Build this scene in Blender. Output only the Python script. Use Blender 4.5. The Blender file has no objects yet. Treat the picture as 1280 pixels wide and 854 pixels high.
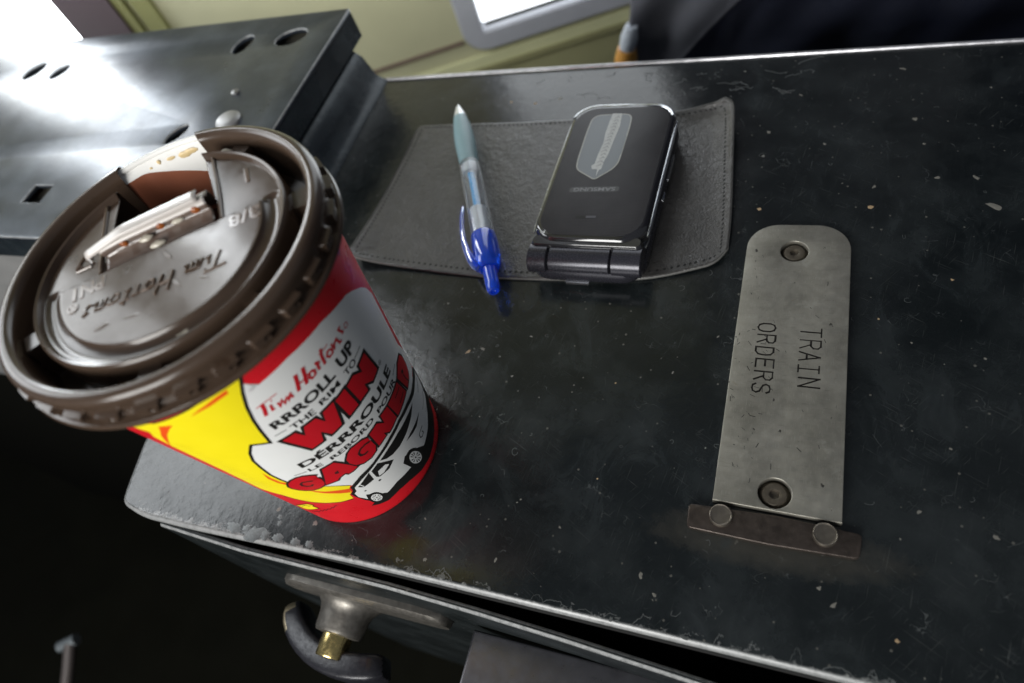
import bpy, bmesh, math, random
from mathutils import Vector, Matrix, noise as mn
random.seed(7)
sc=bpy.context.scene
col=sc.collection
MM=0.001
PI=math.pi
# ---------------------------------------------------------------- camera
cam=bpy.data.cameras.new('camera'); co=bpy.data.objects.new('camera',cam); col.objects.link(co)
cam.sensor_width=36; cam.lens=23.83; cam.clip_start=0.005; cam.clip_end=50
R=Matrix(((0.9285262044378,-0.0868871509134,0.3609566603877),(0.2644819286689,0.8371088223254,-0.4788508421134),(-0.2605540195039,0.5400920686246,0.8002575587454)))
CAM=Vector((244.931,-35.115,220.393))
mw=R.to_4x4(); mw.translation=CAM*MM; co.matrix_world=mw
cam.dof.use_dof=True; cam.dof.focus_distance=0.236; cam.dof.aperture_fstop=8.0; cam.dof.aperture_blades=9
sc.camera=co
# ---------------------------------------------------------------- light
w=bpy.data.worlds.new('World'); sc.world=w; w.use_nodes=True
bg=w.node_tree.nodes['Background']; bg.inputs[0].default_value=(0.80,0.88,1.0,1); bg.inputs[1].default_value=0.16
def area(name,loc,target,sx,sy,power,colr):
    l=bpy.data.lights.new(name,'AREA'); l.shape='RECTANGLE'; l.size=sx*MM; l.size_y=sy*MM; l.energy=power; l.color=colr
    o=bpy.data.objects.new(name,l); col.objects.link(o); o.location=Vector(loc)*MM
    o.rotation_euler=(Vector(target)-Vector(loc)).to_track_quat('-Z','Y').to_euler(); return o
area('side_window_light',(-470,75,400),(60,10,20),330,300,1.95,(0.93,0.97,1.0))
area('front_fill_light',(40,-850,430),(120,60,40),600,450,14.5,(1.0,0.99,0.96))  # fill lamp added out of view in front to brighten the cup
area('rear_wall_fill',(-70,335,10),(-150,640,-110),260,90,0.35,(1.0,1.0,0.95))  # unseen lamp added behind the box to brighten the olive wall
sc.view_settings.view_transform='Standard'; sc.view_settings.look='None'; sc.view_settings.exposure=0.0; sc.view_settings.gamma=1
sc.render.engine='CYCLES'
sc.cycles.max_bounces=8; sc.cycles.transmission_bounces=8; sc.cycles.transparent_max_bounces=8

# ---------------------------------------------------------------- helpers
ORG={}
def thing(name,label,cat,loc=(0,0,0),group=None):
    o=bpy.data.objects.new(name,None); col.objects.link(o); o.location=Vector(loc)*MM
    o.empty_display_size=0.01
    o['label']=label; o['category']=cat
    if group: o['group']=group
    ORG[o.name]=Vector(loc); return o
def obj(name,bm,mats,parent=None,smooth=True,label=None,org=None,angle=35):
    """bm is in world millimetres"""
    me=bpy.data.meshes.new(name)
    base=ORG[parent.name] if parent else Vector(org or (0,0,0))
    for v in bm.verts: v.co=(v.co-base)*MM
    bm.normal_update()
    bm.to_mesh(me); bm.free()
    for m in (mats if isinstance(mats,(list,tuple)) else [mats]): me.materials.append(m)
    o=bpy.data.objects.new(name,me); col.objects.link(o)
    if parent: o.parent=parent; ORG[o.name]=base
    else: o.location=base*MM; ORG[o.name]=base
    if smooth:
        for p in me.polygons: p.use_smooth=True
        try: me.set_sharp_from_angle(angle=math.radians(angle))
        except Exception: pass
    if label: o['label']=label
    return o
def tag(o,label,cat,group=None):
    o['label']=label; o['category']=cat
    if group: o['group']=group
def struct(o): o['kind']='structure'
def grid_skin(bm,rows,closed_u=True,mi=0,cap0=False,cap1=False,flip=False):
    vs=[[bm.verts.new(p) for p in r] for r in rows]; n=len(rows[0]); fs=[]
    for i in range(len(vs)-1):
        for j in range(n if closed_u else n-1):
            k=(j+1)%n
            q=(vs[i][j],vs[i][k],vs[i+1][k],vs[i+1][j])
            if flip: q=q[::-1]
            f=bm.faces.new(q); f.material_index=mi; fs.append(f)
    if cap0:
        f=bm.faces.new(vs[0][::-1] if not flip else vs[0]); f.material_index=mi
    if cap1:
        f=bm.faces.new(vs[-1] if not flip else vs[-1][::-1]); f.material_index=mi
    return vs
def lathe(bm,prof,c,segs=96,axis=Vector((0,0,1)),mi=0,cap0=False,cap1=False):
    """prof: (r,t) along axis from c"""
    axis=Vector(axis).normalized(); a=axis.orthogonal().normalized(); b=axis.cross(a); c=Vector(c)
    rows=[[c+axis*t+(a*math.cos(2*PI*j/segs)+b*math.sin(2*PI*j/segs))*r for j in range(segs)] for r,t in prof]
    return grid_skin(bm,rows,True,mi,cap0,cap1)
def rrect(w,h,r,n=7):
    pts=[]; r=min(r,w/2-.01,h/2-.01)
    for cx,cy,a0 in ((w/2-r,h/2-r,0),(-w/2+r,h/2-r,90),(-w/2+r,-h/2+r,180),(w/2-r,-h/2+r,270)):
        for i in range(n+1):
            a=math.radians(a0+90*i/n); pts.append((cx+r*math.cos(a),cy+r*math.sin(a)))
    return pts
def prism(bm,pts,z0,z1,bev=0,mi=0,segs=3):
    """pts: ccw outline in xy; rounded top and bottom edges by insetting"""
    def inset(p,d):
        n=len(p); out=[]
        for i in range(n):
            a=Vector(p[i-1]);b=Vector(p[i]);c=Vector(p[(i+1)%n])
            e1=(b-a); e2=(c-b)
            if e1.length<1e-6: e1=e2
            if e2.length<1e-6: e2=e1
            e1=e1.normalized(); e2=e2.normalized()
            n1=Vector((-e1.y,e1.x)); n2=Vector((-e2.y,e2.x)); m=(n1+n2)
            m=m.normalized() if m.length>1e-6 else n1
            k=1/max(.5,m.dot(n1)); out.append(b+m*d*k)
        return out
    rows=[]
    if bev>0:
        for i in range(segs+1):
            a=PI/2*i/segs; q=inset(pts,bev*(1-math.sin(a))); rows.append([Vector((x,y,z0+bev*(1-math.cos(a)))) for x,y in q])
        for i in range(segs+1):
            a=PI/2*i/segs; q=inset(pts,bev*(1-math.cos(a))); rows.append([Vector((x,y,z1-bev*(1-math.sin(a)))) for x,y in q])
    else: rows=[[Vector((x,y,z)) for x,y in pts] for z in (z0,z1)]
    return grid_skin(bm,rows,True,mi,True,True)
def box(bm,c,s,rot=0,mi=0,bev=0):
    m=Matrix.Rotation(rot,3,'Z'); w,h,d=s
    pts=[(m@Vector((x,y,0))+Vector((c[0],c[1],0))).to_2d() for x,y in ((-w/2,-h/2),(w/2,-h/2),(w/2,h/2),(-w/2,h/2))]
    return prism(bm,pts,c[2]-d/2,c[2]+d/2,bev,mi)
def tube(bm,pts,rads,segs=12,mi=0,cap=True,flat=1.0):
    pts=[Vector(p) for p in pts]
    if not isinstance(rads,(list,tuple)): rads=[rads]*len(pts)
    rows=[]; up=None
    for i,p in enumerate(pts):
        t=(pts[min(i+1,len(pts)-1)]-pts[max(i-1,0)]).normalized()
        if up is None: up=t.orthogonal().normalized()
        up=(up-t*up.dot(t)).normalized(); s=t.cross(up)
        rows.append([p+(up*math.cos(2*PI*j/segs)*flat+s*math.sin(2*PI*j/segs))*rads[i] for j in range(segs)])
    return grid_skin(bm,rows,True,mi,cap,cap)
def text_bm(s,bold=0.0,shear=0.0,extrude=0.0,bevel=0.0,spacing=1.0):
    cu=bpy.data.curves.new('t','FONT'); cu.body=s; cu.size=1; cu.offset=bold; cu.shear=shear; cu.extrude=extrude; cu.bevel_depth=bevel; cu.resolution_u=4; cu.space_character=spacing
    o=bpy.data.objects.new('t',cu); me=bpy.data.meshes.new_from_object(o); bm=bmesh.new(); bm.from_mesh(me)
    bpy.data.objects.remove(o); bpy.data.curves.remove(cu); bpy.data.meshes.remove(me)
    bmesh.ops.remove_doubles(bm,verts=bm.verts,dist=1e-5)
    return bm
def bbox2(bm):
    xs=[v.co.x for v in bm.verts]; ys=[v.co.y for v in bm.verts]; return min(xs),max(xs),min(ys),max(ys)
def merge(dst,src,mi=None):
    mp={}
    for v in src.verts: mp[v]=dst.verts.new(v.co)
    for f in src.faces:
        try: g=dst.faces.new([mp[v] for v in f.verts])
        except ValueError: continue
        g.material_index=f.material_index if mi is None else mi
    src.free()
def ribbon(pts,w,closed=False,both=True):
    """mitred strip along 2D polyline -> list of quads (2D)"""
    p=[Vector(q) for q in pts]; n=len(p); L=[];Rr=[]
    for i in range(n):
        a=p[i-1] if (i>0 or closed) else None; c=p[(i+1)%n] if (i<n-1 or closed) else None
        e1=(p[i]-a).normalized() if a is not None else None; e2=(c-p[i]).normalized() if c is not None else None
        if e1 is None: e1=e2
        if e2 is None: e2=e1
        n1=Vector((-e1.y,e1.x)); n2=Vector((-e2.y,e2.x)); m=n1+n2
        m=m.normalized() if m.length>1e-5 else n1
        k=min(2.0,1/max(.2,m.dot(n1)))
        L.append(p[i]+m*k*w/2); Rr.append(p[i]-m*k*w/2)
    qs=[]
    for i in range(n if closed else n-1):
        j=(i+1)%n; qs.append([L[i],Rr[i],Rr[j],L[j]])
    return qs
# ---------------------------------------------------------------- material helpers
class NT:
    def __init__(s,name):
        s.m=bpy.data.materials.new(name); s.m.use_nodes=True; s.t=s.m.node_tree; s.b=s.t.nodes['Principled BSDF']; s._c=None
    def n(s,typ,ins=None,**kw):
        nd=s.t.nodes.new(typ)
        for k,v in kw.items(): setattr(nd,k,v)
        for k,v in (ins or {}).items(): s.set(nd.inputs[k],v)
        return nd
    def set(s,sock,v):
        if isinstance(v,bpy.types.Node): v=v.outputs[0]
        if isinstance(v,bpy.types.NodeSocket): s.t.links.new(v,sock)
        else:
            if isinstance(v,(tuple,list)) and len(v)==3 and sock.type=='RGBA': v=(*v,1)
            sock.default_value=v
    def p(s,**kw):
        names={'base':'Base Color','rough':'Roughness','metal':'Metallic','spec':'Specular IOR Level','coat':'Coat Weight','coatr':'Coat Roughness','trans':'Transmission Weight','ior':'IOR','normal':'Normal','emis':'Emission Color','emiss':'Emission Strength','alpha':'Alpha','sss':'Subsurface Weight','sheen':'Sheen Weight'}
        for k,v in kw.items(): s.set(s.b.inputs[names[k]],v)
        return s
    def co(s,scale=1000.0,stretch=(1,1,1),loc=(0,0,0)):
        if s._c is None: s._c=s.n('ShaderNodeTexCoord')
        mp=s.n('ShaderNodeMapping'); s.t.links.new(s._c.outputs['Object'],mp.inputs[0]); mp.inputs['Scale'].default_value=tuple(scale*x for x in stretch); mp.inputs['Location'].default_value=loc
        return mp
    def noise(s,f,detail=3,rough=.55,stretch=(1,1,1),loc=(0,0,0),dist=0):
        return s.n('ShaderNodeTexNoise',{'Vector':s.co(1000.0,stretch,loc),'Scale':f,'Detail':detail,'Roughness':rough,'Distortion':dist}).outputs[0]
    def ramp(s,fac,a,b,ca=0.0,cb=1.0):
        return s.n('ShaderNodeMapRange',{'Value':fac,'From Min':a,'From Max':b,'To Min':ca,'To Max':cb}).outputs[0]
    def mix(s,fac,a,b):
        nd=s.n('ShaderNodeMix',data_type='RGBA'); s.set(nd.inputs[0],fac); s.set(nd.inputs[6],a); s.set(nd.inputs[7],b); return nd.outputs[2]
    def math(s,op,a,b=0.0,clamp=False):
        nd=s.n('ShaderNodeMath',operation=op,use_clamp=clamp); s.set(nd.inputs[0],a); s.set(nd.inputs[1],b); return nd.outputs[0]
    def bump(s,h,strength=.3,dist=.0002,prev=None):
        nd=s.n('ShaderNodeBump',{'Height':h,'Strength':strength,'Distance':dist})
        if prev is not None: s.set(nd.inputs['Normal'],prev)
        return nd.outputs[0]
    def xyz(s):
        return s.n('ShaderNodeSeparateXYZ',{'Vector':s.co(1000.0)})
def simple(name,base,rough,metal=0,spec=.5,nf=None,namp=.12,bf=None,bs=.2,bd=.0001,**kw):
    M=NT(name); M.p(rough=rough,metal=metal,spec=spec,**kw)
    if nf:
        k=M.noise(nf,4); lo=tuple(c*(1-namp) for c in base); hi=tuple(min(1,c*(1+namp)) for c in base)
        M.p(base=M.mix(k,lo,hi)); M.p(rough=M.ramp(M.noise(nf*1.7,4,loc=(5,3,1)),.3,.7,max(0,rough-.08),min(1,rough+.08)))
    else: M.p(base=base)
    if bf: M.p(normal=M.bump(M.noise(bf,4),bs,bd))
    return M.m
# ---------------------------------------------------------------- worn black painted steel
def worn_paint(name,front_chips=True,base=(0.005,0.0068,0.0074),haze=(0.016,0.0195,0.0205),rough=(.11,.27),fleck=True,bumpy=.16,edge_lo=.3,edge_hi=.99,metal=0,spec=.42,edge_col=(0.26,0.265,0.265)):
    M=NT(name)
    cl=M.ramp(M.noise(.035,5,.6),.42,.72)
    c=M.mix(cl,base,haze)
    fine=M.ramp(M.noise(1.6,4,.7,loc=(9,2,0)),.58,.75,0,.16)
    c=M.mix(fine,c,(0.05,0.06,0.065))
    if front_chips:
        sx=M.xyz(); dx=M.math('MULTIPLY',M.math('SUBTRACT',sx.outputs[0],249.0),.036); dy=M.math('MULTIPLY',M.math('SUBTRACT',sx.outputs[1],33.0),.16)
        dd=M.math('ADD',M.math('MULTIPLY',dx,dx),M.math('MULTIPLY',dy,dy)); dn=M.math('ADD',dd,M.ramp(M.noise(.22,4,.7),.3,.7,-.5,.5))
        c=M.mix(M.ramp(dn,.1,2.2,.42,0),c,(0.060,0.054,0.042))
        pl=M.math('ABSOLUTE',M.math('SUBTRACT',sx.outputs[0],250.0)); 
        fb=M.math('MULTIPLY',M.ramp(M.math('ADD',sx.outputs[1],M.ramp(M.noise(.30,4,.7,loc=(3,3,3)),.25,.75,2.2,-2.6)),-.2,.8,1,0),M.ramp(M.noise(1.3,3,.7),.35,.55,.35,1),True)
        c=M.mix(M.math('MULTIPLY',fb,.75),c,(0.20,0.205,0.20))
    sm=M.ramp(M.noise(.045,5,.7,stretch=(1,.55,1),loc=(40,4,2),dist=1.2),.54,.74,0,.6); c=M.mix(sm,c,(0.024,0.029,0.031))
    wr=M.ramp(M.noise(.028,4,.7,loc=(8,44,2)),.42,.66,.15,1)
    for an,st_,lo_ in ((.5,(.05,1.4,1),.60),(-.9,(.06,1.6,1),.61),(1.75,(.05,1.5,1),.60)):
        mpn=M.co(1000.0); mpn.inputs['Rotation'].default_value=(0,0,an)
        mp2=M.n('ShaderNodeMapping',{'Vector':mpn}); mp2.inputs['Scale'].default_value=st_
        nn=M.n('ShaderNodeTexNoise',{'Vector':mp2,'Scale':1.5,'Detail':2,'Roughness':.5})
        c=M.mix(M.math('MULTIPLY',M.ramp(nn.outputs[0],lo_+.05,lo_+.13,0,.26),wr,True),c,(0.10,0.105,0.10))
    du=M.math('MULTIPLY',M.ramp(M.noise(4.5,2,.8,loc=(1,60,2)),.60,.74),M.ramp(M.noise(.07,4,.7,loc=(17,4,21)),.45,.68,.05,.6),True); c=M.mix(du,c,(0.11,0.12,0.12))
    # specks
    vo=M.n('ShaderNodeTexVoronoi',{'Vector':M.co(1000.0),'Scale':.33,'Randomness':1.0}); 
    sepc=M.n('ShaderNodeSeparateColor',{'Color':vo.outputs['Color']})
    sz=M.ramp(sepc.outputs[0],.55,1.0,0,.16)
    sp=M.math('LESS_THAN',vo.outputs['Distance'],sz)
    if fleck: c=M.mix(M.math('MULTIPLY',sp,.45),c,(0.13,0.125,0.11))
    # curved hairline scratches
    ds=M.n('ShaderNodeVectorMath',{0:M.co(1000.0)},operation='ADD')
    nz=M.n('ShaderNodeTexNoise',{'Vector':M.co(1000.0),'Scale':.12,'Detail':3})
    scl=M.n('ShaderNodeVectorMath',{0:nz.outputs[1]},operation='SCALE'); scl.inputs['Scale'].default_value=14
    M.t.links.new(scl.outputs[0],ds.inputs[1])
    v2=M.n('ShaderNodeTexVoronoi',{'Vector':ds.outputs[0],'Scale':.11},feature='DISTANCE_TO_EDGE')
    ln=M.math('LESS_THAN',v2.outputs[0],.0085)
    mk=M.ramp(M.noise(.09,3,loc=(31,7,0)),.58,.68)
    scm=M.math('MULTIPLY',ln,mk,True)
    c=M.mix(M.math('MULTIPLY',scm,.28),c,(0.16,0.17,0.17))
    rg=M.ramp(M.noise(.05,5,.65,loc=(3,8,0)),.3,.7,rough[0],rough[1])
    # worn bright edges: where the metal curves over
    g=M.n('ShaderNodeNewGeometry'); tc=M.n('ShaderNodeTexCoord'); nz3=M.n('ShaderNodeSeparateXYZ',{'Vector':tc.outputs['Normal']})
    up=nz3.outputs[2]
    e1=M.ramp(up,edge_hi-.1,edge_hi,1,0); e2=M.ramp(up,edge_lo-.2,edge_lo,0,1)
    ed=M.math('MULTIPLY',M.math('MULTIPLY',e1,e2,True),M.ramp(M.noise(.5,4,.7),.3,.6,.45,1),True)
    chip=0.0
    if front_chips:
        xy=M.xyz()
        y=xy.outputs[1]
        yy=M.math('ADD',y,M.ramp(M.noise(.16,4,.65,loc=(2,0,4)),.25,.75,7.5,-8))
        chip=M.math('MULTIPLY',M.ramp(yy,-1.0,-.6,1,0),M.ramp(M.noise(.35,4,.7,loc=(12,4,4)),.50,.56),True)
        ed=M.math('MAXIMUM',ed,M.math('MULTIPLY',chip,.28))
    c=M.mix(ed,c,edge_col)
    M.p(base=c,rough=M.math('ADD',rg,M.math('MULTIPLY',ed,.25)),metal=M.math('MAXIMUM',M.math('MULTIPLY',ed,.15),metal),spec=spec)
    nr=M.bump(M.noise(.22,4,.6,loc=(1,1,9)),bumpy,.0006)
    if front_chips:
        xm=M.math('MULTIPLY',M.ramp(M.xyz().outputs[0],20,75,1,0),M.ramp(M.noise(.26,4,.6,loc=(7,1,9)),.45,.68),True)
        nr=M.bump(xm,.16,.0005,nr)
    nr=M.bump(M.noise(2.2,3,.6),.10,.00012,nr)
    nr=M.bump(M.math('SUBTRACT',0.0,M.math('ADD',scm,sp)),.25,.0001,nr)
    M.p(normal=nr)
    return M.m
m_box=worn_paint('worn_black_paint')
m_boxside=worn_paint('worn_black_side',False,bumpy=.5,spec=.2,rough=(.3,.5))
m_cab=worn_paint('dark_gunmetal_paint',False,base=(0.022,0.029,0.040),haze=(0.058,0.070,0.088),rough=(.27,.38),fleck=False,bumpy=.08,metal=.5)
m_cabflat=worn_paint('dark_teal_paint',False,base=(0.016,0.022,0.027),haze=(0.035,0.045,0.052),rough=(.22,.34),fleck=False,bumpy=.2,edge_hi=-5,metal=.3)
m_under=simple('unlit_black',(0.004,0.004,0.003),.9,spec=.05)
m_dark=simple('dark_gap',(0.004,0.004,0.004),.8)
# ---------------------------------------------------------------- setting: floor and wall
bm=bmesh.new(); prism(bm,[(-4000,-3000),(3000,-3000),(3000,3000),(-4000,3000)],-720,-700)
m_floor=simple('dark_floor',(0.006,0.006,0.004),.9,spec=.05,nf=.01,namp=.4)
fl=obj('floor',bm,m_floor,smooth=False); struct(fl)
WP=Vector((-66,535,-155)); WD=Vector((-.92,-.392,0)); WN=Vector((.392,-.92,0)).normalized()  # towards the viewer
def wpt(a,z,out=0): q=WP+WD*a+WN*out; return Vector((q.x,q.y,z))
def wbox(bm,a0,a1,z0,z1,o0,o1,mi=0,bev=0):
    m=[wpt(a0,z0,o0),wpt(a1,z0,o0),wpt(a1,z1,o0),wpt(a0,z1,o0)]; n=[wpt(a0,z0,o1),wpt(a1,z0,o1),wpt(a1,z1,o1),wpt(a0,z1,o1)]
    vs=[bm.verts.new(p) for p in m+n]
    for q in ((3,2,1,0),(4,5,6,7),(0,1,5,4),(1,2,6,5),(2,3,7,6),(3,0,4,7)):
        f=bm.faces.new([vs[i] for i in q]); f.material_index=mi
m_olive=simple('olive_wall_paint',(0.42,0.41,0.27),.55,nf=.009,namp=.22,bf=.2,bs=.15,bd=.0005)
m_olive2=simple('olive_trim_paint',(0.30,0.29,0.15),.5,nf=.02,namp=.15)
m_olive3=simple('pale_olive_paint',(0.60,0.60,0.36),.5,nf=.02,namp=.15)
W2=(-110,-5)   # grey framed window opening in wall coordinates
bm=bmesh.new()
# wall pieces around the two openings
wbox(bm,-1600,-560,-700,1100,-30,0); wbox(bm,-560,-12,-700,-142,-30,0); wbox(bm,-560,-12,500,1100,-30,0)
wbox(bm,-12,338,-700,1100,-30,0); wbox(bm,338,442,-700,-200,-30,0); wbox(bm,338,442,760,1100,-30,0); wbox(bm,442,880,-700,1100,-30,0)
wall=obj('wall',bm,m_olive,smooth=False); struct(wall)
bm=bmesh.new(); wbox(bm,-1600,285,-186,-180,.5,7); t1=obj('wall_trim',bm,m_olive2,wall,smooth=False)
bm=bmesh.new(); wbox(bm,-1600,285,-700,-187,.5,3); t2=obj('lower_panel',bm,simple('lower_olive',(0.36,0.35,0.19),.55,nf=.015,namp=.2),wall,smooth=False)
bm=bmesh.new(); wbox(bm,8,285,-152,-148.5,.5,3); obj('panel_seam',bm,simple('seam_brown',(0.16,0.12,0.09),.6),wall,smooth=False)
bm=bmesh.new(); wbox(bm,-1600,285,-180,-169,.5,5); obj('ledge_trim',bm,m_olive3,wall,smooth=False)
bm=bmesh.new(); wbox(bm,262,278,-700,1100,.5,8); wbox(bm,284,292,-700,1100,.5,8); obj('corner_trim',bm,simple('dark_olive',(0.19,0.19,0.07),.5),wall,smooth=False)
# bright daylight seen through the windows
def daylight(name,s):
    M=NT(name); M.p(base=(0.8,0.85,0.9),rough=.3,emis=(0.93,0.97,1.0),emiss=s); return M.m
m_grey=simple('grey_rubber_frame',(0.36,0.37,0.41),.5,nf=.05,namp=.1)
# window A, grey frame
wa=thing('window','bright window with rounded grey frame on the olive wall behind the box','window',wpt(-200,-142))
bm=bmesh.new(); 
def wframe(bm,a0,a1,z0,z1,wd,r,o0,o1):
    def rr(a0,a1,z0,z1,r,out):
        ca,cz=(a0+a1)/2,(z0+z1)/2
        return [wpt(ca+x,cz+y,out) for x,y in rrect(a1-a0,z1-z0,r,6)]
    rows=[rr(a0,a1,z0,z1,r,o0),rr(a0,a1,z0,z1,r,o1-2),rr(a0+2,a1-2,z0+2,z1-2,r-2,o1),rr(a0+wd-2,a1-wd+2,z0+wd-2,z1-wd+2,max(3,r-wd+2),o1),rr(a0+wd,a1-wd,z0+wd,z1-wd,max(2,r-wd),o1-2),rr(a0+wd,a1-wd,z0+wd,z1-wd,max(2,r-wd),o0)]
    grid_skin(bm,rows,True)
wframe(bm,-570,6,-163,520,21,24,-8,9); obj('window_frame',bm,m_grey,wa)
bm=bmesh.new(); wbox(bm,-552,-14,-143.5,500,-12,-8); obj('pane',bm,daylight('daylight_pane',2.2),wa,smooth=False)
# window B, far left, tall and bright
wb=thing('window','tall white daylit window behind the left metal cabinet','window',wpt(390,-200))
bm=bmesh.new(); wbox(bm,338,442,-200,760,-14,-10); obj('pane',bm,daylight('daylight_pane_tall',13.0),wb,smooth=False)
bm=bmesh.new(); wbox(bm,292.5,337.5,-700,1100,0.5,12); wbox(bm,442.5,470,-700,1100,.5,12); obj('window_frame',bm,simple('purple_brown_frame',(0.055,0.034,0.042),.45),wb,smooth=False)
# ---------------------------------------------------------------- equipment box
bx=thing('equipment_box','scuffed black steel box with chipped silver edges under the cup, pen and phone','metal box',(0,0,0))
def smooth_path(pts,r,n=6):
    out=[]; N=len(pts)
    for i in range(N):
        a=Vector(pts[i-1]);b=Vector(pts[i]);c=Vector(pts[(i+1)%N]); rr=min(r,(a-b).length/2.1,(c-b).length/2.1)
        p=b+(a-b).normalized()*rr; q=b+(c-b).normalized()*rr
        for k in range(n+1):
            t=k/n; out.append(tuple((p*(1-t)**2+b*2*t*(1-t)+q*t*t)))
    return out
front=[(x,-.9*math.sin(x*.05)*.5-(.4 if 30<x<120 else 0)) for x in range(40,421,38)]
outline=[(-3.5,1.0),(10,-2.4),(38,-2.4)]+[(x,-.6) for x in (110,200,300,420)]+[(420,270.5),(8,270.5),(4,150),(-2,110),(-11,70),(-10.5,30),(-5.5,8)]
lidbm=bmesh.new(); prism(lidbm,smooth_path(outline,7),-4.6,0,2.1,segs=6)
bm=bmesh.new(); prism(bm,[(3,2),(416,2),(416,266),(8,266),(3,120)],-300,-4.4); obj('box_body',bm,m_boxside,bx)
# raised far rim
bm=bmesh.new(); tube(bm,[(12,270.3,0.2),(100,270.6,.3),(200,270.6,.3),(300,270.6,.3),(419,270.3,.2)],1.0,8); obj('far_rim',bm,simple('worn_rim',(0.5,0.5,0.52),.35,metal=.8,nf=.25,namp=.5),bx)
# front panel with a rolled top edge standing a little proud of the lid
fp=[(16,-3.3),(60,-5.4),(125,-5.4),(160,-6.4),(190,-7.7),(225,-9.7),(270,-12.6),(330,-16.5),(418,-22)]
bm=bmesh.new()
rows=[]
for x,y in fp:
    rows.append([Vector((x,y+2.6,-300)),Vector((x,y+2.6,-7.5)),Vector((x,y+2.1,-6.3)),Vector((x,y+1.3,-5.8)),Vector((x,y+.5,-6.2)),Vector((x,y+.05,-7.2)),Vector((x,y+.0,-10)),Vector((x,y+.2,-120)),Vector((x,y+.2,-300))])
rows=[[p-Vector((13 if i==0 else 0,0,0)) if p.z<-20 and i==0 else p for p in r] for i,r in enumerate(rows)]
grid_skin(bm,rows,False,cap0=False); 
bm.faces.new([bm.verts[:][i] for i in range(9)]) if False else None
obj('front_panel',bm,m_boxside,bx,angle=60)
bm=bmesh.new(); box(bm,(210,0.6,-6.5),(410,2.4,4),0); obj('gap_shade_strip',bm,m_dark,bx,smooth=False)  # near-black strip standing in for the shade in the gap under the lid
# grey ledge at the lower front
m_steel=simple('brushed_grey_steel',(0.09,0.09,0.10),.34,metal=.7,nf=.15,namp=.25,bf=1.2,bs=.1)
bm=bmesh.new(); box(bm,(236,-34,-36),(170,52,7),0,bev=1.2); obj('front_ledge',bm,m_steel,bx)
# ---- latch
m_zinc=simple('worn_zinc',(0.15,0.14,0.125),.44,metal=.8,nf=.35,namp=.6,bf=.8,bs=.25)
m_brass=simple('brass',(0.62,0.48,0.20),.25,metal=1,nf=.4,namp=.2)
m_hand=simple('worn_black_handle',(0.014,0.014,0.018),.36,metal=.2,nf=.3,namp=.5,bf=.5,bs=.3,bd=.0004)
m_tipw=simple('worn_bronze_tip',(0.50,0.42,0.28),.35,metal=.9,nf=.6,namp=.4)
bm=bmesh.new()
for (a,b,c,d) in ((66,152,-30,-52),):
    prof=[(-5.2,0),(-8.5,0),(-10.0,1.5),(-10.0,6)]
    rows=[]
    for x,k in ((62,.5),(64,.85),(70,1),(100,1),(118,1),(130,.92),(135,.7),(137,.3)):
        h=11*k
        rows.append([Vector((x,-4.5,-43-h)),Vector((x,-7.6,-43-h)),Vector((x,-9.0*1,-43-h+2)),Vector((x,-9.0,-43+h-2)),Vector((x,-7.6,-43+h)),Vector((x,-4.5,-43+h))])
    grid_skin(bm,rows,True,0,True,True)
lt=obj('latch',bm,m_zinc,bx,angle=50)
bm=bmesh.new(); lathe(bm,[(15,0),(13,-1.2),(11.5,-3),(10.6,-6),(10.2,-12),(9.6,-13.2),(7,-13.6)],(88,-8.4,-50),48,axis=(0,1,0),cap1=True); obj('boss',bm,m_zinc,lt)
bm=bmesh.new(); lathe(bm,[(6.3,0),(6.3,-9),(5.9,-9.6)],(88,-21,-50),40,axis=(0,1,0),cap1=True); obj('pin',bm,m_brass,lt)
bm=bmesh.new()
hp=[(56,-13,-62),(58,-17,-62),(64,-23,-61),(73,-28.5,-60),(84,-31.5,-58),(96,-32,-56),(106,-30,-56),(112,-27.5,-57)]
rows=[]
for i,q in enumerate(hp):
    q=Vector(q); a=Vector(hp[max(0,i-1)]); b=Vector(hp[min(len(hp)-1,i+1)]); t=(b-a).normalized(); zz=Vector((0,0,1)); s=t.cross(zz).normalized(); z2=s.cross(t)
    k=.6 if i==0 else (.85 if i in(1,7) else 1); ww=9*k; hh=5.6*k
    rows.append([q+z2*ww*math.copysign(abs(math.cos(u))**.4,math.cos(u))+s*hh*math.copysign(abs(math.sin(u))**.4,math.sin(u)) for u in [2*PI*j/20 for j in range(20)]])
vv=grid_skin(bm,rows,True,0,True,True)
for f in bm.faces:
    if f.calc_center_median().x<58.5: f.material_index=1
hd=obj('handle',bm,[m_hand,m_tipw],lt,angle=50)
mod=hd.modifiers.new('s','SUBSURF'); mod.levels=1; mod.render_levels=1
# ---- train orders plate
def curve_plate(loops,z0,z1,bev):
    cu=bpy.data.curves.new('p','CURVE'); cu.dimensions='2D'; cu.fill_mode='BOTH'; h=(z1-z0)/2; cu.extrude=h-bev; cu.bevel_depth=bev; cu.bevel_resolution=3; cu.offset=-bev
    for l in loops:
        s=cu.splines.new('POLY'); s.points.add(len(l)-1)
        for p,q in zip(s.points,l): p.co=(q[0],q[1],0,1)
        s.use_cyclic_u=True
    o=bpy.data.objects.new('p',cu); me=bpy.data.meshes.new_from_object(o); bm=bmesh.new(); bm.from_mesh(me)
    bpy.data.objects.remove(o); bpy.data.curves.remove(cu); bpy.data.meshes.remove(me)
    for v in bm.verts: v.co.z+=(z0+z1)/2
    bmesh.ops.remove_doubles(bm,verts=bm.verts,dist=1e-4); return bm
circ=lambda x,y,r,n=48:[(x+r*math.cos(2*PI*i/n),y+r*math.sin(2*PI*i/n)) for i in range(n)]
SCR=[(248.7,146.9),(248.8,48.7)]
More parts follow.
